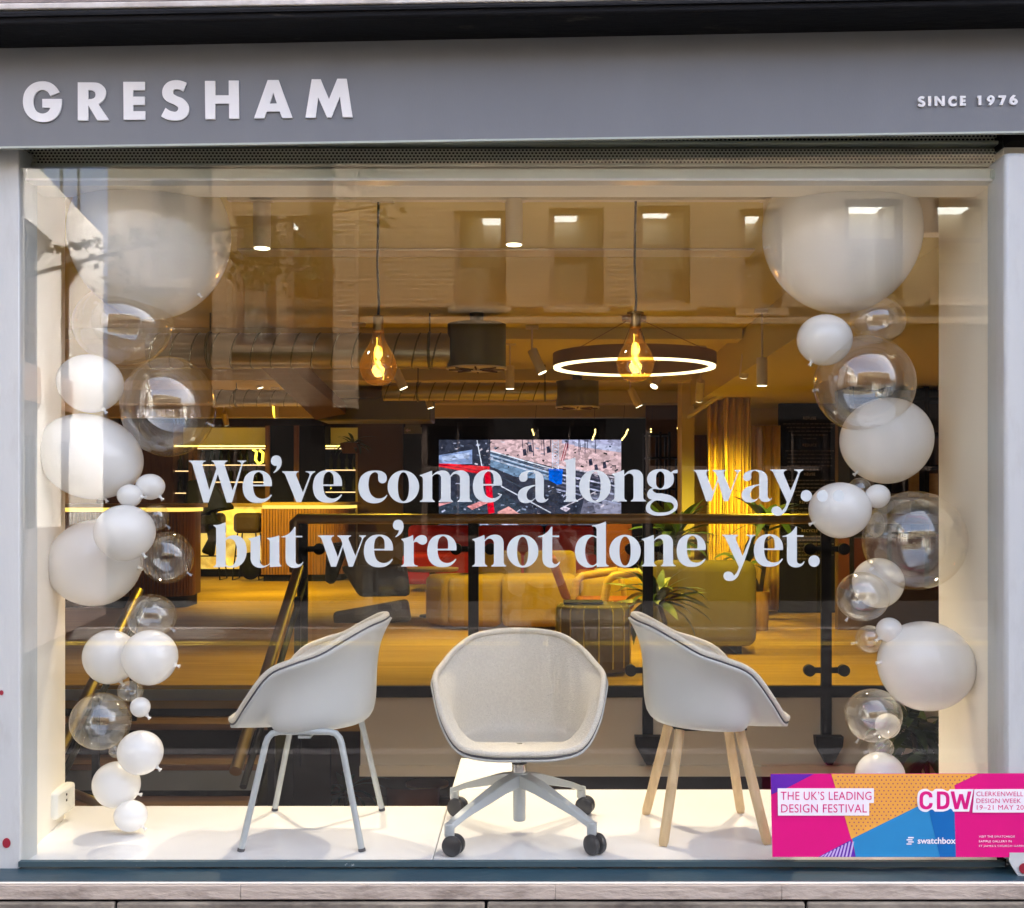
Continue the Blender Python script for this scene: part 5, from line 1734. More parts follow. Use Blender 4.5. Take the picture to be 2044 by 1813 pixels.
# ================================================================== balustrade and stairs
ba = thing('balustrade', 'glass balustrade with bronze handrail and black posts along the stairwell', 'balustrade', (0.6, YS, ZF))
YR = YS - 0.03
m = MB()
x0, x1 = X_(588, YR), 2.95
zr = Z_(1036, YR)
m.tube([(x0, YR, zr - 0.35), (x0, YR, zr - 0.02), (x0 + 0.02, YR, zr), (x1, YR, zr)], 0.034, 14)
obj('handrail', m, M['bronze'], ba, smooth=50)
posts = [604, 945, 1293, 1649]
zb = Z_(1380, YR)
for i, u in enumerate(posts):
    x = X_(u, YR)
    po = obj('post', MB().box(x - 0.034, x + 0.034, YR - 0.012, YR + 0.012, Z_(1472, YR) if i else 0.05, zr - 0.03), M['black_metal'], ba)
    for v in (1096, 1338):
        z = Z_(v, YR)
        for s in (-1, 1):
            if i == 0 and s < 0:
                continue
            m = MB()
            m.box(min(x + s * 0.035, x + s * 0.09), max(x + s * 0.035, x + s * 0.09), YR - 0.01, YR + 0.01, z - 0.018, z + 0.018)
            m.cyl((x + s * 0.112, YR - 0.03, z), (x + s * 0.112, YR + 0.014, z), 0.038, 0.038, 18)
            obj('glass_clamp', m, M['black_metal'], po)
    if i:
        m = MB()
        zz = lambda v: Z_(v, YR - 0.08)
        m.prism([[(x - 0.09, zz(1470)), (x - 0.085, zz(1489)), (x - 0.018, zz(1526)), (x + 0.018, zz(1526)), (x + 0.085, zz(1489)), (x + 0.09, zz(1470))]], YR - 0.1, YR - 0.02)
        obj('foot_bracket', m, M['black_metal'], po)
obj('bottom_bar', MB().box(X_(612, YR), 2.95, YR - 0.012, YR + 0.02, Z_(1392, YR), Z_(1370, YR)), M['black_metal'], ba)
ends = [X_(u, YR) for u in posts] + [3.0]
for a, b in zip(ends[:-1], ends[1:]):
    r_ = rounded(a + 0.06, b - 0.06, Z_(1368, YR), Z_(1062, YR), 0.03, 5)
    m = MB().prism([r_], YR + 0.002, YR + 0.012)
    obj('glass_panel', m, M['rail_glass'], ba, smooth=0)

struct('floor_edge_wall', MB().box(X_(720, YS), 4.4, YS - 0.012, YS - 0.002, Z_(1546, YS), 0.3), M['grey_wall'])
struct('floor_edge_ledge', MB().box(X_(720, YS), 4.4, YS - 0.06, YS - 0.013, Z_(1546, YS) - 0.0, Z_(1526, YS)), M['grey_wall'])
stt = thing('staircase', 'open wooden stairs going down between the two sloping rails', 'stairs', (-2.1, 6.9, -0.4))
xl, xr = X_(150, YS) - 0.3, X_(570, YS)
obj('landing_edge', MB().box(xl - 1.5, xr + 0.05, YS - 0.03, YS - 0.004, Z_(1397, YS), Z_(1376, YS)), M['grey_edge'], stt)
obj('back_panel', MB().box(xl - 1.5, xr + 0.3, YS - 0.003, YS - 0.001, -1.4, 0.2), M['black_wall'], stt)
for k in range(6):
    y1 = YS - 0.06 - k * 0.28
    z1 = ZF - 0.19 * (k + 1)
    obj('tread', MB().box(xl - 0.4, xr - 0.04, y1 - 0.27, y1, z1 - 0.04, z1), M['tread'], stt, bevel=0.004)
    obj('riser', MB().box(xl - 0.4, xr - 0.04, y1 - 0.268, y1 - 0.256, z1 - 0.16, z1 - 0.041), M['grey_edge'] if k % 2 else M['black_wall'], stt)
m = MB()
m.hexa([(xr - 0.02, YS, -0.35), (xr + 0.05, YS, -0.35), (xr + 0.05, 6.0, -1.4), (xr - 0.02, 6.0, -1.4)], [(xr - 0.02, YS, 0.2), (xr + 0.05, YS, 0.2), (xr + 0.05, 6.0, -0.9), (xr - 0.02, 6.0, -0.9)])
obj('stringer', m, M['black_metal'], stt)


def stair_rail(a, b, label):
    t = thing('stair_rail', label, 'handrail', (b.x, b.y, b.z))
    m = MB()
    m.tube([a, b], 0.033, 14)
    obj('handrail', m, M['bronze'], t)
    m = MB()
    m.tube([a + Vector((0.035, 0.02, -0.085)), b + Vector((0.035, 0.02, -0.085))], 0.02, 8)
    obj('lower_rail', m, M['black_metal'], t)
    for k in (0.15, 0.6):
        p = a.lerp(b, k)
        m = MB()
        m.box(p.x + 0.02, p.x + 0.06, p.y - 0.012, p.y + 0.012, p.z - 1.1, p.z - 0.03)
        obj('post', m, M['black_metal'], t)


stair_rail(P(597, 1132, YS - 0.05), P(470, 1540, 6.15), 'right sloping stair rail ending at the glass balustrade post')
stair_rail(P(276, 1180, YS), P(96, 1548, 6.3), 'left sloping stair rail half behind the white balloons')
m = MB()
m.tube([P(118, 1572, 5.3), P(215, 1612, 5.0)], 0.02, 12)
solo('low_handrail', m, M['brass'], 'short brass handrail low behind the wall socket', 'handrail', smooth=180)

# lower level: a few things that show under the floor edge
struct('basement_wall', MB().box(-7, 4.4, 11.9, 12.0, -1.42, 0.04), M['brown_wall'])

# ================================================================== plants
LEAVES = []


def leaf_mesh(k, m_):
    L, n = 1.0, 6
    g = []
    bend = (0.55, 0.8, 1.05, 0.35)[k]
    ang = 0.0
    p = Vector((0, 0, 0))
    for i in range(n + 1):
        t = i / n
        w = 0.085 * math.sin(PI * min(1, 0.12 + t * 0.88)) ** 0.8 + 0.002
        g.append([p + Vector((0, -w, 0.012 * (1 - t))), p + Vector((0, 0, 0)), p + Vector((0, w, 0.012 * (1 - t)))])
        a = bend * t * 1.5
        p = p + Vector((math.cos(a), 0, -math.sin(a))) * (L / n)
    mb = MB().sheet(g)
    me = bpy.data.meshes.new('leaf')
    me.from_pydata([tuple(v) for v in mb.v], [], mb.f)
    me.shade_smooth()
    me.materials.append(m_)
    return me


for k in range(4):
    LEAVES.append(leaf_mesh(k, M['leaf']))
LEAVES += [leaf_mesh(0, M['leaf_edge']), leaf_mesh(1, M['leaf_edge'])]


def rosette(parent, c, n, length, seed, width=1.0, rise=(0.1, 1.2)):
    rn = random.Random(seed)
    off = Vector((0, 0, 0))
    q = parent
    while q is not None:
        off += q.location
        q = q.parent
    for i in range(n):
        o = bpy.data.objects.new('leaf', LEAVES[rn.choice((0, 1, 2, 3, 0, 1, 2, 4, 5))])
        COL.objects.link(o)
        o.parent = parent
        o.location = Vector(c) - off + Vector((0, 0, rn.uniform(-0.06, 0.03)))
        o.rotation_euler = (rn.uniform(-0.3, 0.3), -rn.uniform(*rise), rn.uniform(0, 2 * PI))
        s = length * rn.uniform(0.7, 1.15)
        o.scale = (s, s * width, s)


def potted(name, label, base, pot_r, pot_h, pot_m, heads, seed, group=None):
    t = thing(name, label, 'plant', base, group)
    obj('pot', MB().lathe([(pot_r * 0.8, 0), (pot_r * 0.95, pot_h * 0.6), (pot_r, pot_h), (pot_r * 0.9, pot_h + 0.001), (pot_r * 0.88, pot_h - 0.03)], base, 24), pot_m, t)
    m = MB()
    b = Vector(base) + Vector((0, 0, pot_h - 0.03))
    for (c, n, ln, wd, rise) in heads:
        m.tube([b, b.lerp(Vector(c), 0.5) + Vector((0.02, 0, 0)), Vector(c)], [0.022, 0.018, 0.014], 8)
    obj('stem', m, M['bark'], t)
    for i, (c, n, ln, wd, rise) in enumerate(heads):
        rosette(t, c, n, ln, seed + i, wd, rise)
    return t


potted('dracaena', 'leafy dark plant in a teal pot between the pouf and the big olive sofa', (X_(1330, 8.6), 8.6, ZF), 0.19, 0.2, M['teal'],
       [(P(1312, 1195, 8.55), 44, 0.42, 1.0, (-0.2, 1.2))], 11, 'potted plants in the lounge')
potted('dracaena', 'spiky plant behind the orange chair near the dark shelving', (X_(1345, 12.4), 12.4, ZF), 0.2, 0.4, M['brown_wall'],
       [(P(1345, 1080, 12.4), 40, 0.6, 0.9, (0.0, 1.3))], 23, 'potted plants in the lounge')
potted('dracaena', 'tall plant with two leaf heads in a wooden pot beside the text panel', (X_(1517, 11.0), 11.0, ZF), 0.09, 0.36, M['terracotta'],
       [(P(1530, 1050, 11.0), 22, 0.5, 1.0, (0.2, 1.35)), (P(1490, 1130, 10.9), 20, 0.42, 1.0, (0.0, 1.2))], 37, 'potted plants in the lounge')
potted('hanging_plant', 'small trailing plant beside the lit bottle shelves', (X_(700, 17.4), 17.4, Z_(905, 17.4)), 0.15, 0.15, M['brown_wall'],
       [(P(705, 885, 17.4), 22, 0.32, 1.0, (-0.5, 0.8))], 51)
t = potted('fern', 'dense dark plant low behind the right balloons', (X_(1840, 7.2), 7.2, -0.75), 0.25, 0.3, M['black'],
           [(P(1850, 1500, 7.2), 60, 0.42, 1.0, (-0.6, 1.4)), (P(1820, 1445, 7.2), 40, 0.36, 1.0, (-0.6, 1.4))], 61)
potted('palm', 'dark spiky plant on the lower level seen between the left chair legs', (X_(690, 9.0), 9.0, -1.42), 0.18, 0.25, M['black'],
       [(P(688, 1580, 9.0), 26, 0.36, 0.8, (-0.6, 0.9))], 71)
# lower level furniture
lt = thing('cafe_table', 'round wooden table on the lower level between the left chair legs', 'table', (X_(855, 9.4), 9.4, -1.42))
c = P(853, 1563, 9.4)
obj('table_top', MB().lathe([(0.17, -0.02), (0.17, 0.0)], c, 28), M['top_wood'], lt)
obj('leg', MB().cyl((c.x, c.y, -1.42), (c.x, c.y, c.z - 0.02), 0.03, 0.03, 10), M['black_metal'], lt)
lc = thing('cafe_chair', 'brown shell chair on the lower level beside the round table', 'chair', (X_(820, 8.8), 8.8, -1.42))
m = MB()
g = []
for i in range(7):
    row = []
    for j in range(9):
        a = PI * (j / 8) + PI
        row.append(P(822, 1592, 8.8) + Vector((0.2 * math.cos(a), 0.2 * math.sin(a) + 0.1, -0.25 + 0.05 * i + (0.03 * math.sin(PI * j / 8) if i == 6 else 0))))
    g.append(row)
m.sheet(g)
bk = obj('backrest', m, M['orange'], lc)
bk.modifiers.new("thick", 'SOLIDIFY').thickness = 0.015
m = MB()
m.box(X_(822, 8.8) - 0.2, X_(822, 8.8) + 0.2, 8.72, 9.05, -0.96, -0.92)
obj('seat', m, M['orange'], lc)
for sx in (-1, 1):
    for sy in (-1, 1):
        obj('leg', MB().cyl((X_(822, 8.8) + sx * 0.16, 8.88 + sy * 0.14, -0.96), (X_(822, 8.8) + sx * 0.2, 8.88 + sy * 0.18, -1.42), 0.012, 0.01, 8), M['black_metal'], lc)
for lab, u0, u1 in (('narrowest orange wood block low behind the stairs', 406, 418), ('widest orange wood block low behind the stairs', 492, 522), ('orange wood block low behind the front leg of the left chair', 576, 600)):
    solo('low_cabinet', MB().box(X_(u0, 10), X_(u1, 10), 10.0, 10.3, Z_(1597, 10), Z_(1567, 10)), M['top_wood'], lab, 'block', 'orange wood blocks behind the stairs')

# ================================================================== lounge
# striped pouf and tablet
py = 8.4
pc = (X_(1184, py), py, ZF)
pu = thing('pouf', 'olive pouf with yellow piping stripes and a dark tablet on top', 'pouf', pc)
m = MB()
rr = (1258 - 1110) / 2 / F * py
hh = Z_(1206, py) - ZF
m.lathe([(rr * 0.93, 0.02), (rr, 0.05), (rr, hh - 0.03), (rr * 0.97, hh - 0.008), (rr * 0.9, hh)], pc, 44)
obj('body', m, M['olive'], pu)
for k in range(16):
    a = 2 * PI * k / 16 + 0.1
    m = MB()
    m.tube([(pc[0] + (rr + 0.002) * math.cos(a), pc[1] + (rr + 0.002) * math.sin(a), ZF + 0.05), (pc[0] + (rr + 0.002) * math.cos(a), pc[1] + (rr + 0.002) * math.sin(a), ZF + hh - 0.03), (pc[0] + rr * 0.9 * math.cos(a), pc[1] + rr * 0.9 * math.sin(a), ZF + hh + 0.002)], 0.006, 6)
    obj('piping', m, M['piping'], pu)
solo('tablet', slab(rounded(X_(1125, py), X_(1203, py), py - 0.1, py + 0.13, 0.02), ZF + hh + 0.008, ZF + hh + 0.02), M['black'], 'dark tablet lying on the striped pouf', 'tablet')


def cushion_run(parent, name, pts, y0w, z0, z1, m_, rnd_=0.05, depth=0.6):
    """Upholstered blocks set along a path; each block is a part."""
    for a, b in zip(pts[:-1], pts[1:]):
        a, b = Vector((*a, 0)), Vector((*b, 0))
        d = (b - a).normalized()
        n = Vector((-d.y, d.x, 0))
        a2, b2 = a + d * 0.008, b - d * 0.008
        m = MB()
        m.hexa([a2 + Vector((0, 0, z0)), b2 + Vector((0, 0, z0)), b2 + n * depth + Vector((0, 0, z0)), a2 + n * depth + Vector((0, 0, z0))],
               [a2 + Vector((0, 0, z1)), b2 + Vector((0, 0, z1)), b2 + n * depth + Vector((0, 0, z1)), a2 + n * depth + Vector((0, 0, z1))])
        o = obj(name, m, m_, parent)
        bv = o.modifiers.new("soft", 'BEVEL')
        bv.width = rnd_
        bv.segments = 4
    return parent


ys = 10.9
so = thing('curved_sofa', 'long curved mustard sofa of low upholstered blocks behind the balustrade', 'sofa', (X_(1000, ys), ys, ZF))
z1 = Z_(1152, ys)
cushion_run(so, 'seat_block', [(X_(836, ys), ys + 0.35), (X_(888, ys), ys + 0.06), (X_(1000, ys), ys), (X_(1160, ys), ys + 0.03), (X_(1300, ys), ys + 0.12)], 0, ZF + 0.03, z1, M['mustard'], 0.07, 0.62)
z2 = Z_(1100, ys + 0.75)
for (u0, u1) in ((950, 1040), (1046, 1150)):
    m = MB()
    m.box(X_(u0, 11.6), X_(u1, 11.6), ys + 0.66, ys + 0.9, ZF + 0.3, z2)
    o = obj('backrest', m, M['mustard'], so)
    bv = o.modifiers.new("soft", 'BEVEL')
    bv.width = 0.06
    bv.segments = 4
solo('big_sofa', MB().box(0, 1, 0, 1, 0, 1), M['olive'], 'tmp', 'sofa') if False else None
yb = 9.25
bs = thing('high_sofa', 'high backed olive sofa with rounded corners, seen from its back', 'sofa', (X_(1405, yb), yb, ZF))
m = MB()
m.box(X_(1300, yb), X_(1513, yb), yb, yb + 0.24, ZF + 0.06, Z_(1120, yb))
o = obj('backrest', m, M['olive'], bs)
bv = o.modifiers.new("soft", 'BEVEL')
bv.width = 0.085
bv.segments = 5
m = MB()
m.box(X_(1310, yb), X_(1506, yb), yb + 0.245, yb + 0.85, ZF + 0.06, ZF + 0.42)
o = obj('seat', m, M['olive'], bs)
bv = o.modifiers.new("soft", 'BEVEL')
bv.width = 0.05
bv.segments = 3
m = MB()
m.box(X_(1300, yb), X_(1318, yb), yb + 0.245, yb + 0.8, ZF + 0.425, ZF + 0.6)
obj('armrest', m, M['olive'], bs, bevel=0.03)
m = MB()
for u in (1330, 1480):
    m.box(X_(u, yb) - 0.02, X_(u, yb) + 0.02, yb + 0.1, yb + 0.7, ZF, ZF + 0.059)
obj('foot', m, M['black_metal'], bs)
solo('side_stool', MB().box(X_(1350, 9.1), X_(1420, 9.1), 8.95, 9.15, ZF + 0.005, ZF + 0.03), M['teal'], 'flat dark plant tray on the floor before the high sofa', 'tray', bevel=0.01)

rd = thing('red_sofa', 'deep red sofa below the big screen', 'sofa', (X_(1000, 15.5), 15.5, ZF))
yr = 15.5
for (u0, u1) in ((806, 943), (949, 1085), (1089, 1190)):
    m = MB()
    m.box(X_(u0, yr), X_(u1, yr), yr + 0.5, yr + 0.75, ZF + 0.35, Z_(1049, yr + .5))
    o = obj('backrest', m, M['red'], rd)
    bv = o.modifiers.new("soft", 'BEVEL')
    bv.width = 0.06
    bv.segments = 3
    m = MB()
    m.box(X_(u0, yr), X_(u1, yr), yr - 0.2, yr + 0.49, ZF + 0.1, Z_(1105, yr))
    o = obj('seat', m, M['red'], rd)
    bv = o.modifiers.new("soft", 'BEVEL')
    bv.width = 0.05
    bv.segments = 3
for (u, v, y, r, lab) in ((863, 1134, 12.2, 0.27, 'round wooden coffee table left of the curved sofa'), (905, 1147, 11.8, 0.24, 'lower round side table tucked behind the curved sofa end'), (1230, 1136, 12.0, 0.22, 'small wooden table beside the orange chair')):
    c = P(u, v, y)
    t = thing('round_table', lab, 'table', (c.x, c.y, ZF))
    obj('table_top', MB().lathe([(r * 0.94, -0.03), (r, -0.012), (r, 0.0)], c, 32), M['top_wood'], t)
    obj('leg', MB().lathe([(r * 0.5, 0.0), (r * 0.48, 0.02), (0.03, 0.03), (0.03, c.z - 0.03 - ZF)], (c.x, c.y, ZF), 20), M['black_metal'], t)

oc = thing('orange_chair', 'high backed rust orange chair beside the reflected photographer', 'chair', (X_(1220, 12.9), 12.9, ZF))
yo = 12.9
m = MB()
bx = [P(u, v, yo) for u, v in ((1193, 1165), (1203, 1090), (1212, 1045), (1222, 1034), (1250, 1034), (1262, 1045), (1262, 1100), (1240, 1165))]
m.prism([[(p.x, p.z) for p in bx]], yo, yo + 0.1)
o = obj('backrest', m, M['orange'], oc, bevel=0.03)
m = MB()
m.box(X_(1150, yo), X_(1240, yo), yo - 0.45, yo + 0.1, ZF + 0.32, ZF + 0.44)
obj('seat', m, M['orange'], oc, bevel=0.04)
for dx in (0.04, 0.44):
    for dy in (-0.4, 0.05):
        obj('leg', MB().cyl((X_(1150, yo) + dx, yo + dy, ZF + 0.32), (X_(1150, yo) + dx * 1.05 - 0.02, yo + dy * 1.1, ZF), 0.018, 0.014, 8), M['dark_wood'], oc)
ya = 10.1
wa_ = thing('wood_armchair', 'armchair with bent pale wood arms and rust leather seat behind the pouf', 'armchair', (X_(1230, ya), ya, ZF))
for s, du in ((0, 0), (1, -62)):
    yy = ya + 0.6 * s
    m = MB()
    pts = [P(1200 + du, 1262, yy), P(1206 + du, 1200, yy), P(1213 + du, 1160, yy), P(1225 + du, 1150, yy), P(1262 + du, 1144, yy), P(1295 + du, 1139, yy)]
    m.tube(pts, 0.028, 10, flat=1.3)
    pts = [P(1295 + du, 1139, yy), P(1306 + du, 1170, yy), P(1316 + du, 1262, yy)]
    m.tube(pts, 0.026, 10)
    obj('arm_frame', m, M['top_wood'], wa_, smooth=180)
m = MB()
m.box(X_(1150, ya + .3), X_(1262, ya + .3), ya + 0.06, ya + 0.55, Z_(1218, ya), Z_(1200, ya))
obj('seat', m, M['orange'], wa_, bevel=0.03)
m = MB()
m.hexa([(X_(1122, 10.4), ya + 0.08, Z_(1200, ya)), (X_(1140, 10.4), ya + 0.08, Z_(1200, ya)), (X_(1140, 10.4), ya + 0.54, Z_(1200, ya)), (X_(1122, 10.4), ya + 0.54, Z_(1200, ya))],
       [(X_(1090, 10.4), ya + 0.08, Z_(1112, ya)), (X_(1108, 10.4), ya + 0.08, Z_(1112, ya)), (X_(1108, 10.4), ya + 0.54, Z_(1112, ya)), (X_(1090, 10.4), ya + 0.54, Z_(1112, ya))])
obj('backrest', m, M['orange'], wa_, bevel=0.03)

yl = 11.9
lo = thing('lounge_chair', 'dark brown leather lounge chair behind the left balustrade panel', 'lounge chair', (X_(745, yl), yl, ZF))
m = MB()
m.hexa([P(717, 1192, yl), P(820, 1190, yl), P(820, 1190, yl + .4), P(717, 1192, yl + .4)], [P(679, 1130, yl), P(812, 1126, yl), P(812, 1126, yl + .4), P(679, 1130, yl + .4)])
obj('backrest', m, M['leather'], lo, bevel=0.05)
m = MB()
m.hexa([P(668, 1252, yl - .3), P(822, 1240, yl - .3), P(822, 1240, yl + .4), P(668, 1252, yl + .4)], [P(664, 1222, yl - .3), P(815, 1195, yl - .3), P(815, 1195, yl + .4), P(664, 1222, yl + .4)])
obj('seat', m, M['leather'], lo, bevel=0.04)
m = MB()
for u in (690, 800):
    m.box(X_(u, yl) - 0.02, X_(u, yl) + 0.02, yl - 0.2, yl + 0.3, ZF, Z_(1240, yl))
obj('leg', m, M['dark_wood'], lo)
m = MB()
m.hexa([P(648, 1164, 11.6), P(668, 1168, 11.6), P(668, 1168, 11.9), P(648, 1164, 11.9)], [P(652, 1085, 11.6), P(700, 1080, 11.6), P(700, 1080, 11.9), P(652, 1085, 11.9)])
solo('jacket', m, M['black_cloth'], 'black jacket hanging over the back of the leather lounge chair', 'jacket', bevel=0.05)

# ================================================================== bar
YBAR = 17.2


def slatted(parent, x0, x1, y, z0, z1, pitch, rad=0.0, m_=None):
    """Upright slats along a counter front; a rounded right end if rad > 0."""
    path = []
    x = x0
    while x < x1 - rad:
        path.append((x, y, 0.0))
        x += pitch
    if rad:
        k = int(rad * PI / 2 / pitch) + 1
        for i in range(k + 1):
            a = PI / 2 * i / k
            path.append((x1 - rad + rad * math.sin(a), y + rad - rad * math.cos(a), a))
    base = None
    for (px, py_, a) in path:
        m = MB()
        m.box(-pitch * 0.36, pitch * 0.36, -0.012, 0.012, z0, z1)
        rt = Matrix.Rotation(a, 3, 'Z')
        m.v = [rt @ p + Vector((px, py_, 0)) for p in m.v]
        obj('slat', m, M['slat'], parent, smooth=0)
    return path


bc = thing('bar_counter', 'slatted walnut bar counter with rounded end and glowing top edge behind the balustrade post', 'bar counter', (X_(605, YBAR), YBAR, ZF))
xA, xB = X_(524, YBAR), X_(686, YBAR)
slatted(bc, xA, xB, YBAR, ZF + 0.1, Z_(1016, YBAR), 0.042, 0.35)
m = MB()
m.add([], [])
m = slab(rounded(xA, xB - 0.02, YBAR + 0.02, YBAR + 1.2, 0.34, 8, (0, 1, 0, 0)), ZF + 0.1, Z_(1016, YBAR))
obj('core', m, M['dark_wood'], bc)
obj('plinth', slab(rounded(xA, xB - 0.06, YBAR + 0.06, YBAR + 1.2, 0.3, 8, (0, 1, 0, 0)), ZF, ZF + 0.098), M['black'], bc)
obj('light_strip', slab(rounded(xA, xB + 0.01, YBAR - 0.012, YBAR + 1.2, 0.35, 8, (0, 1, 0, 0)), Z_(1016, YBAR) + 0.002, Z_(1009, YBAR)), M['counter_glow'], bc)
obj('counter_top', slab(rounded(xA, xB + 0.08, YBAR - 0.05, YBAR + 1.2, 0.36, 8, (0, 1, 0, 0)), Z_(1009, YBAR) + 0.002, Z_(1003, YBAR)), M['top_wood'], bc)
YB2 = 18.2
bg_ = thing('glowing_bar', 'backlit yellow onyx bar front behind the bar stools', 'bar', (X_(450, YB2), YB2, ZF))
m = MB()
m.box(X_(300, YB2), X_(528, YB2), YB2, YB2 + 0.06, ZF + 0.12, Z_(1012, YB2))
obj('front_panel', m, M['onyx'], bg_)
obj('plinth', MB().box(X_(300, YB2), X_(528, YB2), YB2 + 0.03, YB2 + 0.08, ZF, ZF + 0.119), M['black'], bg_)
obj('counter_top', MB().box(X_(300, YB2), X_(528, YB2), YB2 - 0.08, YB2 + 0.6, Z_(1012, YB2) + .002, Z_(1005, YB2)), M['top_wood'], bg_)
YL_ = 13.1
bl = thing('host_counter', 'slatted walnut counter with glowing edge behind the left balloons', 'bar counter', (X_(250, YL_), YL_, ZF))
xA, xB = X_(60, YL_), X_(374, YL_)
slatted(bl, X_(130, YL_), xB, YL_, ZF + 0.13, Z_(1022, YL_), 0.036, 0.25)
obj('core', slab(rounded(xA, xB - 0.02, YL_ + 0.02, YL_ + 0.8, 0.24, 8, (0, 1, 1, 0)), ZF + 0.13, Z_(1022, YL_)), M['dark_wood'], bl)
obj('plinth', slab(rounded(xA, xB - 0.06, YL_ + 0.06, YL_ + 0.76, 0.2, 8, (0, 1, 1, 0)), ZF, ZF + 0.128), M['black'], bl)
obj('light_strip', slab(rounded(xA, xB + 0.01, YL_ - 0.012, YL_ + 0.8, 0.25, 8, (0, 1, 1, 0)), Z_(1022, YL_) + 0.002, Z_(1014, YL_)), M['counter_glow'], bl)
obj('counter_top', slab(rounded(xA, xB + 0.06, YL_ - 0.05, YL_ + 0.82, 0.26, 8, (0, 1, 1, 0)), Z_(1014, YL_) + .002, Z_(1006, YL_)), M['top_wood'], bl)

for i, (u0, u1, lab) in enumerate(((376, 446, 'dark upholstered bar stool under the coat, nearer the left counter'), (471, 523, 'dark upholstered bar stool beside the slatted counter'))):
    yy = 17.6
    st = thing('bar_stool', lab, 'bar stool', (X_((u0 + u1) / 2, yy), yy, ZF), 'bar stools before the glowing bar')
    m = MB()
    m.box(X_(u0, yy), X_(u1, yy), yy - 0.2, yy + 0.2, Z_(1064, yy), Z_(1024, yy))
    o = obj('seat', m, M['leather'], st)
    bv = o.modifiers.new("soft", 'BEVEL')
    bv.width = 0.07
    bv.segments = 4
    for s in (-1, 1):
        m = MB()
        xa_ = X_(u0 + 8 if s < 0 else u1 - 8, yy)
        xo = xa_ + s * 0.06
        m.tube([(xa_, yy - 0.14, Z_(1064, yy)), (xo, yy - 0.2, ZF + 0.01), (xo, yy + 0.2, ZF + 0.01), (xa_, yy + 0.14, Z_(1064, yy))], 0.011, 8)
        obj('leg', m, M['black_metal'], st)
    m = MB()
    m.tube([(X_(u0 + 5, yy), yy - 0.17, Z_(1109, yy)), (X_(u1 - 5, yy), yy - 0.17, Z_(1109, yy))], 0.01, 8)
    obj('footrest', m, M['black_metal'], st)
m = MB()
cq = [P(u, v, 17.5) for u, v in ((383, 960), (430, 955), (448, 985), (470, 1008), (475, 1016), (437, 1022), (440, 1038), (458, 1048), (457, 1062), (437, 1085), (434, 1110), (410, 1101), (424, 1075), (420, 1050), (376, 1045))]
m.prism([[(p.x, p.z) for p in cq]], 17.22, 17.38)
solo('coat', m, M['black_cloth'], 'black coat and bag heaped on the left bar stool', 'coat', bevel=0.04)
m = MB()
m.ball(P(500, 1130, 17.2), 0.16, 0.12, 0.2, 18, 12)
solo('backpack', m, M['black_cloth'], 'black backpack on the floor beside the slatted counter', 'backpack', smooth=180)

# lit shelves and columns behind the bar
YW = 19.0
bsf = thing('bar_shelves', 'back bar shelving with glowing shelf edges and wooden columns', 'shelving', (X_(490, YW), YW, ZF))
for (u0, u1) in ((60, 150), (180, 282), (283, 349)):
    obj('column', MB().box(X_(u0, YW), X_(u1, YW), YW - 0.1, YW + 0.5, ZF, Z_(845, YW)), M['dark_wood'], bsf)
obj('column', MB().box(X_(531, YW), X_(649, YW), YW - 0.02, YW + 0.5, ZF, Z_(850, YW)), M['black_wall'], bsf)
obj('column_edge', MB().box(X_(531, YW), X_(540, YW), YW - 0.06, YW - 0.021, ZF, Z_(850, YW)), M['slat'], bsf)
obj('column_edge', MB().box(X_(588, YW), X_(598, YW), YW - 0.06, YW - 0.021, ZF, Z_(850, YW)), M['slat'], bsf)
obj('back_panel', MB().box(X_(350, YW), X_(530, YW), YW + 0.45, YW + 0.5, ZF, Z_(893, YW)), M['brown_wall'], bsf)
obj('back_panel', MB().box(X_(650, YW), X_(714, YW), YW + 0.45, YW + 0.5, ZF, Z_(893, YW)), M['black_wall'], bsf)
for (u0, u1) in ((130, 530), (650, 713)):
    obj('cove_light', MB().box(X_(u0, YW), X_(u1, YW), YW + 0.02, YW + 0.06, Z_(893, YW) + 0.01, Z_(893, YW) + 0.03), M['cove_glow'], bsf)
    obj('upper_panel', MB().box(X_(u0, YW), X_(u1, YW), YW + 0.46, YW + 0.5, Z_(892.5, YW), ZC - 0.21), M['interior_wall'], bsf)
for (u0, u1, vs_) in ((393, 530, (895, 928, 962)), (350, 379, (940, 984, 1007)), (650, 713, (895, 938, 982)), (541, 587, (893,))):
    for v in vs_:
        sh = obj('shelf', MB().box(X_(u0, YW), X_(u1, YW), YW, YW + 0.45, Z_(v, YW) - 0.02, Z_(v, YW)), M['dark_wood'], bsf)
        obj('light_strip', MB().box(X_(u0, YW), X_(u1, YW), YW - 0.012, YW - 0.001, Z_(v + 1.6, YW), Z_(v, YW) + 0.002), M['strip_glow'], sh)
for u in (381, 391, 714):
    obj('upright', MB().box(X_(u, YW) - 0.03, X_(u, YW) + 0.03, YW - 0.03, YW + 0.4, ZF, Z_(892, YW)), M['top_wood'], bsf)
rn = random.Random(9)
for (u0, u1, v) in ((397, 525, 928), (397, 525, 962), (352, 377, 984), (655, 708, 938), (655, 708, 982), (352, 377, 940)):
    u = u0 + 4
    while u < u1:
        b = MB().lathe([(0.038, 0), (0.038, 0.16), (0.014, 0.2), (0.012, 0.26)], (X_(u, YW), YW + 0.1, Z_(v, YW) + 0.001), 10)
        o = solo('bottle', b, M['bottle'], 'dark bottle standing on a lit shelf behind the bar', 'bottle', 'bottles on the back bar shelves')
        u += rn.uniform(13, 26)
ne = MB()
ne.tube([P(505, 897, 18.9), P(512, 902, 18.9), P(510, 918, 18.9), P(516, 926, 18.9), P(524, 922, 18.9), P(525, 904, 18.9), P(518, 899, 18.9)], 0.022, 8)
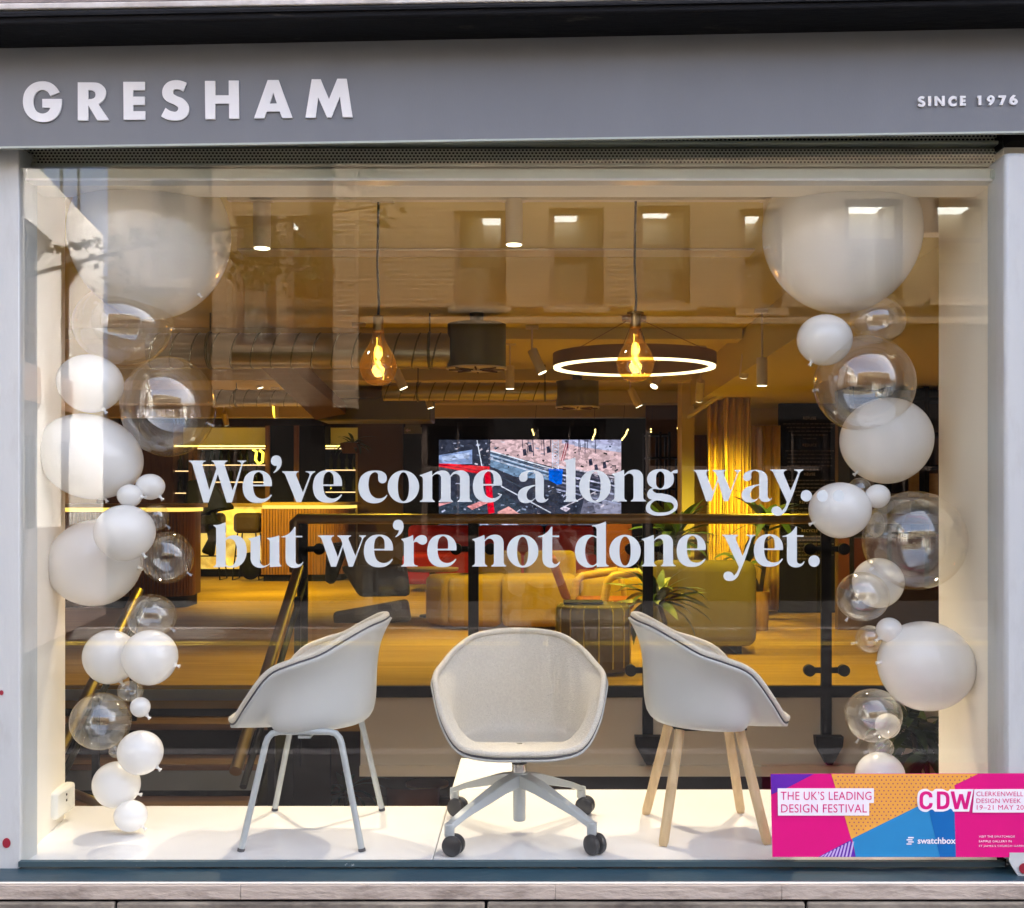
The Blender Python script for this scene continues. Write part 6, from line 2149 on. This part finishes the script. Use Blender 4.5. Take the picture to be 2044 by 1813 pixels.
solo('neon_sign', ne, M['neon'], 'small curled yellow neon loop by the bottle shelves', 'neon sign', smooth=180)
es = thing('exit_sign', 'small dark exit sign with arrow hanging near the black wall', 'exit sign', P(824, 862, 15.8))
a, b = P(806, 866, 15.8), P(842, 853, 15.8)
obj('plate', MB().box(a.x, b.x, 15.8, 15.83, a.z, b.z), M['drum'], es)
m = MB()
zc_ = (a.z + b.z) / 2
m.prism([[(a.x + 0.02, zc_), (a.x + 0.055, zc_ + 0.028), (a.x + 0.055, zc_ + 0.01), (a.x + 0.09, zc_ + 0.01), (a.x + 0.09, zc_ - 0.01), (a.x + 0.055, zc_ - 0.01), (a.x + 0.055, zc_ - 0.028)]], 15.793, 15.799)
obj('arrow', m, M['print_grey'], es)
obj('hanger', MB().box((a.x + b.x) / 2 - 0.1, (a.x + b.x) / 2 + 0.1, 15.81, 15.82, b.z, ZC - 0.15), M['drum'], es)

# ================================================================== screen wall
struct('partition_wall', MB().box(X_(805, 18.6), X_(1290, 18.6), 18.62, 18.9, ZF, ZC), M['black_wall'])
struct('partition_wall', MB().box(X_(714, 18.7), X_(804, 18.7), 18.7, 18.9, ZF, ZC), M['brown_wall'])
YTV = 18.5
tv = thing('video_wall', 'large bright screen showing a factory hall with red and blue machines', 'screen', P(1058, 1050, YTV))
a, b = P(873, 1053, YTV), P(1243, 876, YTV)
obj('frame', MB().box(a.x, b.x, YTV + 0.012, YTV + 0.1, a.z, b.z), M['black'], tv)
pic = MB()
cols = []


def pq(pts, col):                       # pts in the photograph's crop, laid on the screen in thin layers
    lay = YTV + 0.010 - 0.00006 * len(cols)
    q = []
    for x, y_ in pts:
        u, v = (1050 + x / 2.92) / 1.2231, (1050 + y_ / 2.92) / 1.2231
        q.append(P(u, v, YTV))
    q = [Vector((min(max(p.x, X_(876, YTV)), X_(1240, YTV)), lay, min(max(p.z, Z_(1050, YTV)), Z_(878, YTV)))) for p in q]
    pic.add(q, [tuple(range(len(q)))])
    cols.append(col)


def bar(x0, y0, x1, y1, w, col):
    d = Vector((x1 - x0, y1 - y0)).normalized()
    n = Vector((-d.y, d.x)) * w / 2
    pq([(x0 + n.x, y0 + n.y), (x1 + n.x, y1 + n.y), (x1 - n.x, y1 - n.y), (x0 - n.x, y0 - n.y)], col)


pq([(60, 65), (1366, 65), (1366, 690), (60, 690)], (0.03, 0.035, 0.06))
pq([(430, 65), (1366, 65), (1366, 330), (900, 270), (430, 150)], (0.62, 0.42, 0.46))
pq([(940, 65), (1366, 65), (1366, 150), (940, 95)], (0.36, 0.36, 0.55))
pq([(1030, 75), (1366, 120), (1366, 160), (1030, 115)], (0.45, 0.47, 0.68))
pq([(60, 180), (300, 140), (300, 240), (60, 250)], (0.22, 0.30, 0.55))
pq([(80, 190), (280, 160), (280, 200), (90, 225)], (0.38, 0.46, 0.70))
pq([(430, 170), (860, 300), (860, 360), (600, 330), (430, 260)], (0.16, 0.26, 0.42))
pq([(60, 500), (500, 420), (700, 590), (500, 690), (60, 690)], (0.035, 0.05, 0.08))
pq([(1100, 480), (1366, 400), (1366, 690), (1050, 690)], (0.12, 0.12, 0.18))
pq([(1160, 500), (1366, 520), (1366, 640), (1190, 660)], (0.25, 0.25, 0.36))
for k in range(5):
    bar(430, 150 + k * 14, 900, 285 + k * 16, 9, ((0.65, 0.70, 0.85), (0.08, 0.12, 0.2), (0.42, 0.5, 0.68), (0.05, 0.07, 0.12), (0.5, 0.55, 0.72))[k])
for k in range(7):
    bar(900, 255 + k * 28, 1366, 350 + k * 30, 12, ((0.5, 0.45, 0.55), (0.1, 0.09, 0.14), (0.55, 0.55, 0.75), (0.12, 0.12, 0.2), (0.4, 0.42, 0.6), (0.1, 0.1, 0.16), (0.3, 0.32, 0.48))[k])
rn = random.Random(17)
for k in range(300):
    x, y_ = rn.uniform(60, 1366), rn.uniform(70, 660)
    w, h = rn.uniform(5, 34), rn.uniform(2, 13)
    an = rn.choice((0.28, -0.6, 0, 0.28))
    c_ = rn.choice(((0.02, 0.02, 0.03), (0.03, 0.04, 0.07), (0.4, 0.42, 0.6), (0.2, 0.24, 0.36), (0.55, 0.5, 0.6), (0.02, 0.02, 0.02)))
    if y_ < 300 and x > 900 and c_[0] > 0.1:
        continue
    dx, dy = math.cos(an), math.sin(an)
    pq([(x, y_), (x + w * dx, y_ + w * dy), (x + w * dx - h * dy, y_ + w * dy + h * dx), (x - h * dy, y_ + h * dx)], c_)
for k in range(14):
    x = rn.uniform(500, 1330)
    bar(x, 70, x + rn.uniform(-6, 6), 70 + rn.uniform(40, 120), rn.uniform(3, 7), (0.04, 0.04, 0.08))
for (x, y_) in ((1130, 210), (1170, 250), (1230, 230), (660, 140), (830, 120), (700, 110)):
    pq([(x, y_), (x + 22, y_ - 6), (x + 30, y_ + 40), (x + 4, y_ + 46)], (0.03, 0.03, 0.06))
bar(335, 75, 372, 270, 7, (0.7, 0.75, 0.9))
pq([(62, 240), (130, 240), (425, 262), (425, 300), (330, 310), (62, 262)], (0.75, 0.01, 0.025))
bar(62, 246, 400, 300, 9, (0.35, 0.0, 0.02))
pq([(385, 290), (428, 290), (460, 590), (415, 600)], (0.72, 0.0, 0.02))
pq([(262, 545), (380, 500), (415, 520), (300, 570)], (0.75, 0.28, 0.30))
pq([(62, 520), (160, 515), (62, 545)], (0.7, 0.3, 0.33))
pq([(480, 585), (560, 545), (640, 600), (560, 690), (500, 650)], (0.7, 0.33, 0.33))
pq([(340, 650), (400, 645), (420, 690), (360, 690)], (0.45, 0.5, 0.75))
pq([(500, 660), (600, 650), (640, 690), (520, 690)], (0.5, 0.5, 0.72))
pq([(960, 545), (1000, 560), (970, 585), (925, 560)], (0.6, 0.52, 0.66))
pq([(845, 275), (948, 280), (940, 385), (905, 390), (848, 360)], (0.0, 0.10, 0.62))
for x in (872, 915):
    bar(x, 70, x, 280, 6, (0.62, 0.64, 0.8))
for k in range(9):
    bar(872, 80 + k * 22, 915, 102 + k * 22, 4, (0.62, 0.64, 0.8))
    bar(915, 80 + k * 22, 872, 102 + k * 22, 4, (0.5, 0.52, 0.7))
bar(985, 90, 950, 220, 6, (0.28, 0.03, 0.05))
bar(970, 90, 935, 220, 6, (0.28, 0.03, 0.05))
bar(505, 400, 860, 590, 8, (0.55, 0.58, 0.7))
bar(930, 560, 1180, 440, 7, (0.55, 0.5, 0.6))
bar(430, 300, 800, 480, 5, (0.06, 0.08, 0.12))
po = obj('picture', pic, M['screen'], tv, smooth=0)
ca_ = po.data.color_attributes.new('picture', 'FLOAT_COLOR', 'CORNER')
li = 0
for f, c_ in zip(po.data.polygons, cols):
    for _ in f.vertices:
        ca_.data[li].color = (*c_, 1)
        li += 1
ff = thing('fairy_lights', 'strands of tiny warm fairy lights above the big screen', 'fairy lights', P(1160, 880, 14.5))
rn = random.Random(4)
fm = MB()
for (u0, v0, u1, v1, n_) in ((1063, 858, 1066, 868, 4), (1189, 858, 1183, 878, 8), (1254, 858, 1242, 878, 9), (1299, 857, 1299, 862, 2), (1352, 855, 1353, 858, 2), (1357, 870, 1358, 874, 2)):
    for k in range(n_):
        p = P(u0 + (u1 - u0) * k / max(1, n_ - 1) + rn.uniform(-1, 1), v0 + (v1 - v0) * k / max(1, n_ - 1), 14.5)
        fm.box(p.x - 0.008, p.x + 0.008, p.y - 0.008, p.y + 0.008, p.z - 0.009, p.z + 0.009)
obj('bulb', fm, M['fairy'], ff, smooth=0, kind='stuff')
fw = MB()
for (u, v) in ((1066, 870), (1183, 880), (1242, 880), (1299, 864), (1353, 860), (1358, 876)):
    a = P(u, v, 14.5)
    fw.tube([a, (a.x + 0.03, a.y, 2.7)], 0.002, 4)
obj('wire', fw, M['cord'], ff)

# ================================================================== right-hand side: shelving, curtains, text panel
ysf = 14.6
dsf = thing('display_shelving', 'tall black metal shelving with plants left of the yellow curtains', 'shelving', (X_(1325, ysf), ysf, ZF))
for u in (1292, 1318, 1336, 1358):
    obj('upright', MB().box(X_(u, ysf) - 0.015, X_(u, ysf) + 0.015, ysf - 0.015, ysf + 0.015, ZF, Z_(862 if u < 1340 else 910, ysf)), M['black_metal'], dsf)
    obj('upright', MB().box(X_(u, ysf) - 0.015, X_(u, ysf) + 0.015, ysf + 0.4, ysf + 0.43, ZF, Z_(862 if u < 1340 else 910, ysf)), M['black_metal'], dsf)
for v in (866, 912, 975, 1020):
    obj('shelf', MB().box(X_(1292, ysf), X_(1360 if v > 900 else 1338, ysf), ysf - 0.01, ysf + 0.42, Z_(v, ysf) - 0.02, Z_(v, ysf)), M['black_metal'], dsf)
solo('orange_box', MB().box(X_(1313, ysf), X_(1322, ysf), ysf + 0.05, ysf + 0.2, Z_(974, ysf), Z_(953, ysf)), M['orange'], 'small bright orange box on the dark shelving seen through the letter g', 'box')
struct('partition_wall', MB().box(X_(1290, 16.5), X_(1362, 16.5), 16.5, 16.6, ZF, ZC), M['brown_wall'])
solo('wall_pillar', MB().box(X_(1361, 13.0), X_(1386, 13.0), 13.0, 13.4, ZF, ZC - 0.001), M['interior_wall'], 'yellow lit plaster pillar between the dark shelving and brown door', 'pillar')
struct('partition_wall', MB().box(X_(1385, 13.3), X_(1700, 13.3), 13.45, 13.6, ZF, ZC), M['interior_wall'])
solo('brown_door', MB().box(X_(1388, 13.3), X_(1413, 13.3), 13.38, 13.44, ZF + 0.005, Z_(868, 13.3)), M['dark_wood'], 'dark brown door between the pillar and the yellow curtains', 'door', bevel=0.005)


def curtain(u0, u1, v0, y, folds, amp, label, seed):
    rn2 = random.Random(seed)
    n = folds * 10
    ph = [rn2.uniform(0.7, 1.3) for _ in range(folds + 2)]
    g = []
    for i in range(9):
        z = ZF + 0.03 + (Z_(v0, y) - ZF - 0.03) * i / 8
        row = []
        for j in range(n + 1):
            t = j / n
            x = X_(u0 + (u1 - u0) * t, y)
            k = int(t * folds)
            row.append(Vector((x + 0.012 * math.sin(3 * t * folds + i * 0.4), y + amp * ph[k] * math.sin(2 * PI * t * folds) * (0.75 + 0.25 * i / 8) + 0.01 * math.sin(i + t * 9), z)))
        g.append(row)
    o = solo('curtain', MB().sheet(g), M['curtain'], label, 'curtain', 'yellow curtains', smooth=180)
    o.modifiers.new("thick", 'SOLIDIFY').thickness = 0.006
    return o


curtain(1414, 1446, 790, 12.2, 5, 0.05, 'narrow gathered yellow curtain beside the brown door', 1)
curtain(1447, 1500, 770, 11.9, 7, 0.045, 'wide folded yellow curtain behind the word way', 2)
curtain(1500, 1556, 850, 12.6, 6, 0.03, 'yellow curtain nearest the black text panel', 3)
m = MB()
m.tube([P(1375, 832, 12.6), P(1500, 745, 11.0)], 0.025, 8)
solo('curtain_track', m, M['spot_body'], 'pale sloping curtain track under the ceiling above the curtains', 'curtain track')

YPN = 12.6
tp = thing('text_panel', 'tall black panel printed with grey text about refuse, reduce, reuse and recycle', 'information panel', (X_(1618, YPN), YPN, ZF))
obj('board', MB().box(X_(1556, YPN), X_(1680, YPN), YPN, YPN + 0.08, ZF + 0.003, 2.575), M['panel_black'], tp, bevel=0.003)
m = MB()


def ptext(body, u, v0, v1, w):
    fit_text(m, body, X_(u - w / 2, YPN), X_(u + w / 2, YPN), Z_(v1, YPN), Z_(v0, YPN), YPN - 0.003, 0.0, 1.15)


for i, (b_, w) in enumerate((("THE PRICE OF", 66), ("GREATNESS IS", 62), ("RESPONSIBILITY", 92))):
    ptext(b_, 1612, 733 + i * 10, 739 + i * 10, w)
for b_, v, w in (("REFUSE", 832, 26), ("REDUCE", 886, 28), ("REUSE", 944, 22), ("REPURPOSE", 1000, 40), ("RECYCLE", 1057, 32)):
    ptext(b_, 1616, v, v + 5.5, w)
obj('heading', m, M['print_grey'], tp, smooth=0)
m = MB()
rn = random.Random(21)
for v0, n_ in ((757, 6), (845, 5), (899, 6), (958, 5), (1014, 5), (1070, 7)):
    for k in range(n_):
        w = rn.uniform(70, 106) if k < n_ - 1 else rn.uniform(25, 60)
        x = 1616 - w / 2
        while x < 1616 + w / 2:
            ww = rn.uniform(3, 11)
            m.box(X_(x, YPN), X_(min(x + ww, 1616 + w / 2), YPN), YPN - 0.002, YPN - 0.0005, Z_(v0 + k * 7.4 + 2.4, YPN), Z_(v0 + k * 7.4, YPN))
            x += ww + 1.8
po = obj('body_text', m, mat('dim print', (0.10, 0.075, 0.055), 0.7), tp, smooth=0, kind='stuff')
solo('panel_edge_post', MB().box(X_(1681, YPN), X_(1689, YPN), YPN - 0.02, YPN + 0.1, ZF, 2.575), M['top_wood'], 'thin lit wooden post along the right edge of the text panel', 'post')

# dark joinery on the far right
yj2 = 10.6
dj = thing('dark_cabinet', 'dark cabinet wall with shelves behind the right balloons', 'cabinet', (3.3, yj2, ZF))
obj('back', MB().box(X_(1695, yj2), 4.38, yj2 + 0.4, yj2 + 0.5, ZF, 2.575), M['brown_wall'], dj)
obj('lower_front', MB().box(X_(1695, yj2), 4.38, yj2, yj2 + 0.39, ZF + 0.4, Z_(1075, yj2)), mat('oxblood lacquer', (0.10, 0.025, 0.02), 0.4, var=0.1, spec=0.08), dj)
for v in (1072, 1000, 935, 870, 800):
    obj('shelf', MB().box(X_(1695, yj2), 4.38, yj2, yj2 + 0.39, Z_(v, yj2), Z_(v, yj2) + 0.03), M['black_wall'], dj)
for u in (1700, 1775, 1850):
    obj('upright', MB().box(X_(u, yj2) - 0.02, X_(u, yj2) + 0.02, yj2 - 0.005, yj2 + 0.395, ZF + 0.4, 2.57), M['black_wall'], dj)
for lab, u0, u1, v0, v1 in (('smallest wooden sample board on the dark cabinet shelf', 1782, 1800, 985, 999), ('tall wooden sample board in the middle of the dark cabinet shelf', 1822, 1842, 940, 999), ('tall wooden sample board next to the cream wall on the dark cabinet', 1858, 1880, 945, 999), ('low wide wooden sample board just right of the text panel', 1720, 1745, 980, 999)):
    solo('framed_picture', MB().box(X_(u0, yj2), X_(u1, yj2), yj2 + 0.1, yj2 + 0.14, Z_(v1, yj2) + 0.031, Z_(v0, yj2)), M['top_wood'], lab, 'wood sample', 'wood samples on the dark cabinet')

# ================================================================== the photographer, seen only in the glass
pn = thing('person', 'person in a white shirt and pink overshirt photographing the window, mirrored in the glass', 'person', (0.06, -0.42, 0))


def skin(name, joints, links, m_, parent, sub=2):
    me = bpy.data.meshes.new(name)
    off = parent.location if parent else Vector((0, 0, 0))
    q = parent.parent if parent else None
    while q is not None:
        off = off + q.location
        q = q.parent
    me.from_pydata([tuple(Vector(p[:3]) - off) for p in joints], links, [])
    o = bpy.data.objects.new(name, me)
    COL.objects.link(o)
    o.parent = parent
    o.modifiers.new("skin", 'SKIN')
    for i, p in enumerate(joints):
        v = me.skin_vertices[0].data[i]
        r_ = p[3]
        v.radius = r_ if isinstance(r_, tuple) else (r_, r_)
        v.use_root = (i == 0)
    sb_ = o.modifiers.new("sub", 'SUBSURF')
    sb_.levels = sb_.render_levels = sub
    me.materials.append(m_)
    return o


px, py_ = 0.06, -0.42
bd = skin('body', [(px, py_, 0.88, (0.15, 0.1)), (px, py_, 1.08, (0.145, 0.095)), (px, py_ + 0.01, 1.27, (0.165, 0.105)), (px, py_, 1.36, (0.09, 0.075)), (px, py_ + 0.02, 1.43, 0.05), (px, py_ + 0.05, 1.52, (0.07, 0.085)), (px, py_ + 0.05, 1.60, (0.065, 0.085)),
                   (px - 0.17, py_, 1.33, 0.055), (px - 0.24, py_ + 0.08, 1.12, 0.042), (px - 0.08, py_ + 0.26, 1.36, 0.03), (px - 0.055, py_ + 0.30, 1.42, 0.03),
                   (px + 0.17, py_, 1.33, 0.055), (px + 0.24, py_ + 0.08, 1.12, 0.042), (px + 0.08, py_ + 0.26, 1.36, 0.03), (px + 0.055, py_ + 0.30, 1.42, 0.03),
                   (px - 0.09, py_, 0.80, 0.085), (px - 0.10, py_ + 0.01, 0.47, 0.06), (px - 0.10, py_ - 0.02, 0.09, 0.042), (px - 0.11, py_ + 0.12, 0.035, (0.04, 0.03)),
                   (px + 0.09, py_, 0.80, 0.085), (px + 0.10, py_ + 0.01, 0.47, 0.06), (px + 0.10, py_ - 0.02, 0.09, 0.042), (px + 0.11, py_ + 0.12, 0.035, (0.04, 0.03))],
          [(0, 1), (1, 2), (2, 3), (3, 4), (4, 5), (5, 6), (2, 7), (7, 8), (8, 9), (9, 10), (2, 11), (11, 12), (12, 13), (13, 14), (0, 15), (15, 16), (16, 17), (17, 18), (0, 19), (19, 20), (20, 21), (21, 22)], M['skin'], pn)
skin('shirt', [(px, py_, 0.96, (0.18, 0.125)), (px, py_, 1.1, (0.17, 0.118)), (px, py_ + 0.01, 1.27, (0.178, 0.12)), (px, py_, 1.365, (0.095, 0.085))],
     [(0, 1), (1, 2), (2, 3)], M['shirt'], pn)
for s in (-1, 1):
    skin('overshirt', [(px + s * 0.15, py_ - 0.01, 0.93, (0.085, 0.11)), (px + s * 0.145, py_ - 0.01, 1.15, (0.07, 0.11)), (px + s * 0.17, py_, 1.335, 0.072), (px + s * 0.24, py_ + 0.08, 1.12, 0.062), (px + s * 0.15, py_ + 0.19, 1.26, 0.047)],
         [(0, 1), (1, 2), (2, 3), (3, 4)], M['overshirt'] if s > 0 else M['shirt'], pn)
    skin('trousers', [(px, py_, 0.87, (0.165, 0.11)), (px + s * 0.09, py_, 0.78, 0.095), (px + s * 0.10, py_ + 0.01, 0.47, 0.07), (px + s * 0.10, py_ - 0.02, 0.10, 0.055)], [(0, 1), (1, 2), (2, 3)], M['jeans'], pn)
    for k in range(4):
        fx = px + s * 0.05
        z = 1.41 + k * 0.018
        skin('finger', [(px + s * 0.058, py_ + 0.30, z, 0.010), (px + s * 0.045, py_ + 0.335, z + 0.004, 0.0085), (px + s * (0.02 + 0.004 * k), py_ + 0.335, z + 0.006, 0.0075)], [(0, 1), (1, 2)], M['skin'], pn, 1)
    skin('thumb', [(px + s * 0.055, py_ + 0.29, 1.415, 0.011), (px + s * 0.035, py_ + 0.30, 1.40, 0.0095), (px + s * 0.015, py_ + 0.305, 1.41, 0.0085)], [(0, 1), (1, 2)], M['skin'], pn, 1)
m = MB()
m.ball((px, py_ + 0.035, 1.585), 0.088, 0.105, 0.085, 24, 16)
m.ball((px, py_ - 0.02, 1.53), 0.085, 0.075, 0.11, 24, 16)
obj('hair', m, M['hair'], pn, smooth=180)
solo('phone', MB().box(px - 0.036, px + 0.036, py_ + 0.315, py_ + 0.323, 1.36, 1.51), M['black'], 'phone held up by the mirrored photographer', 'phone', bevel=0.004)
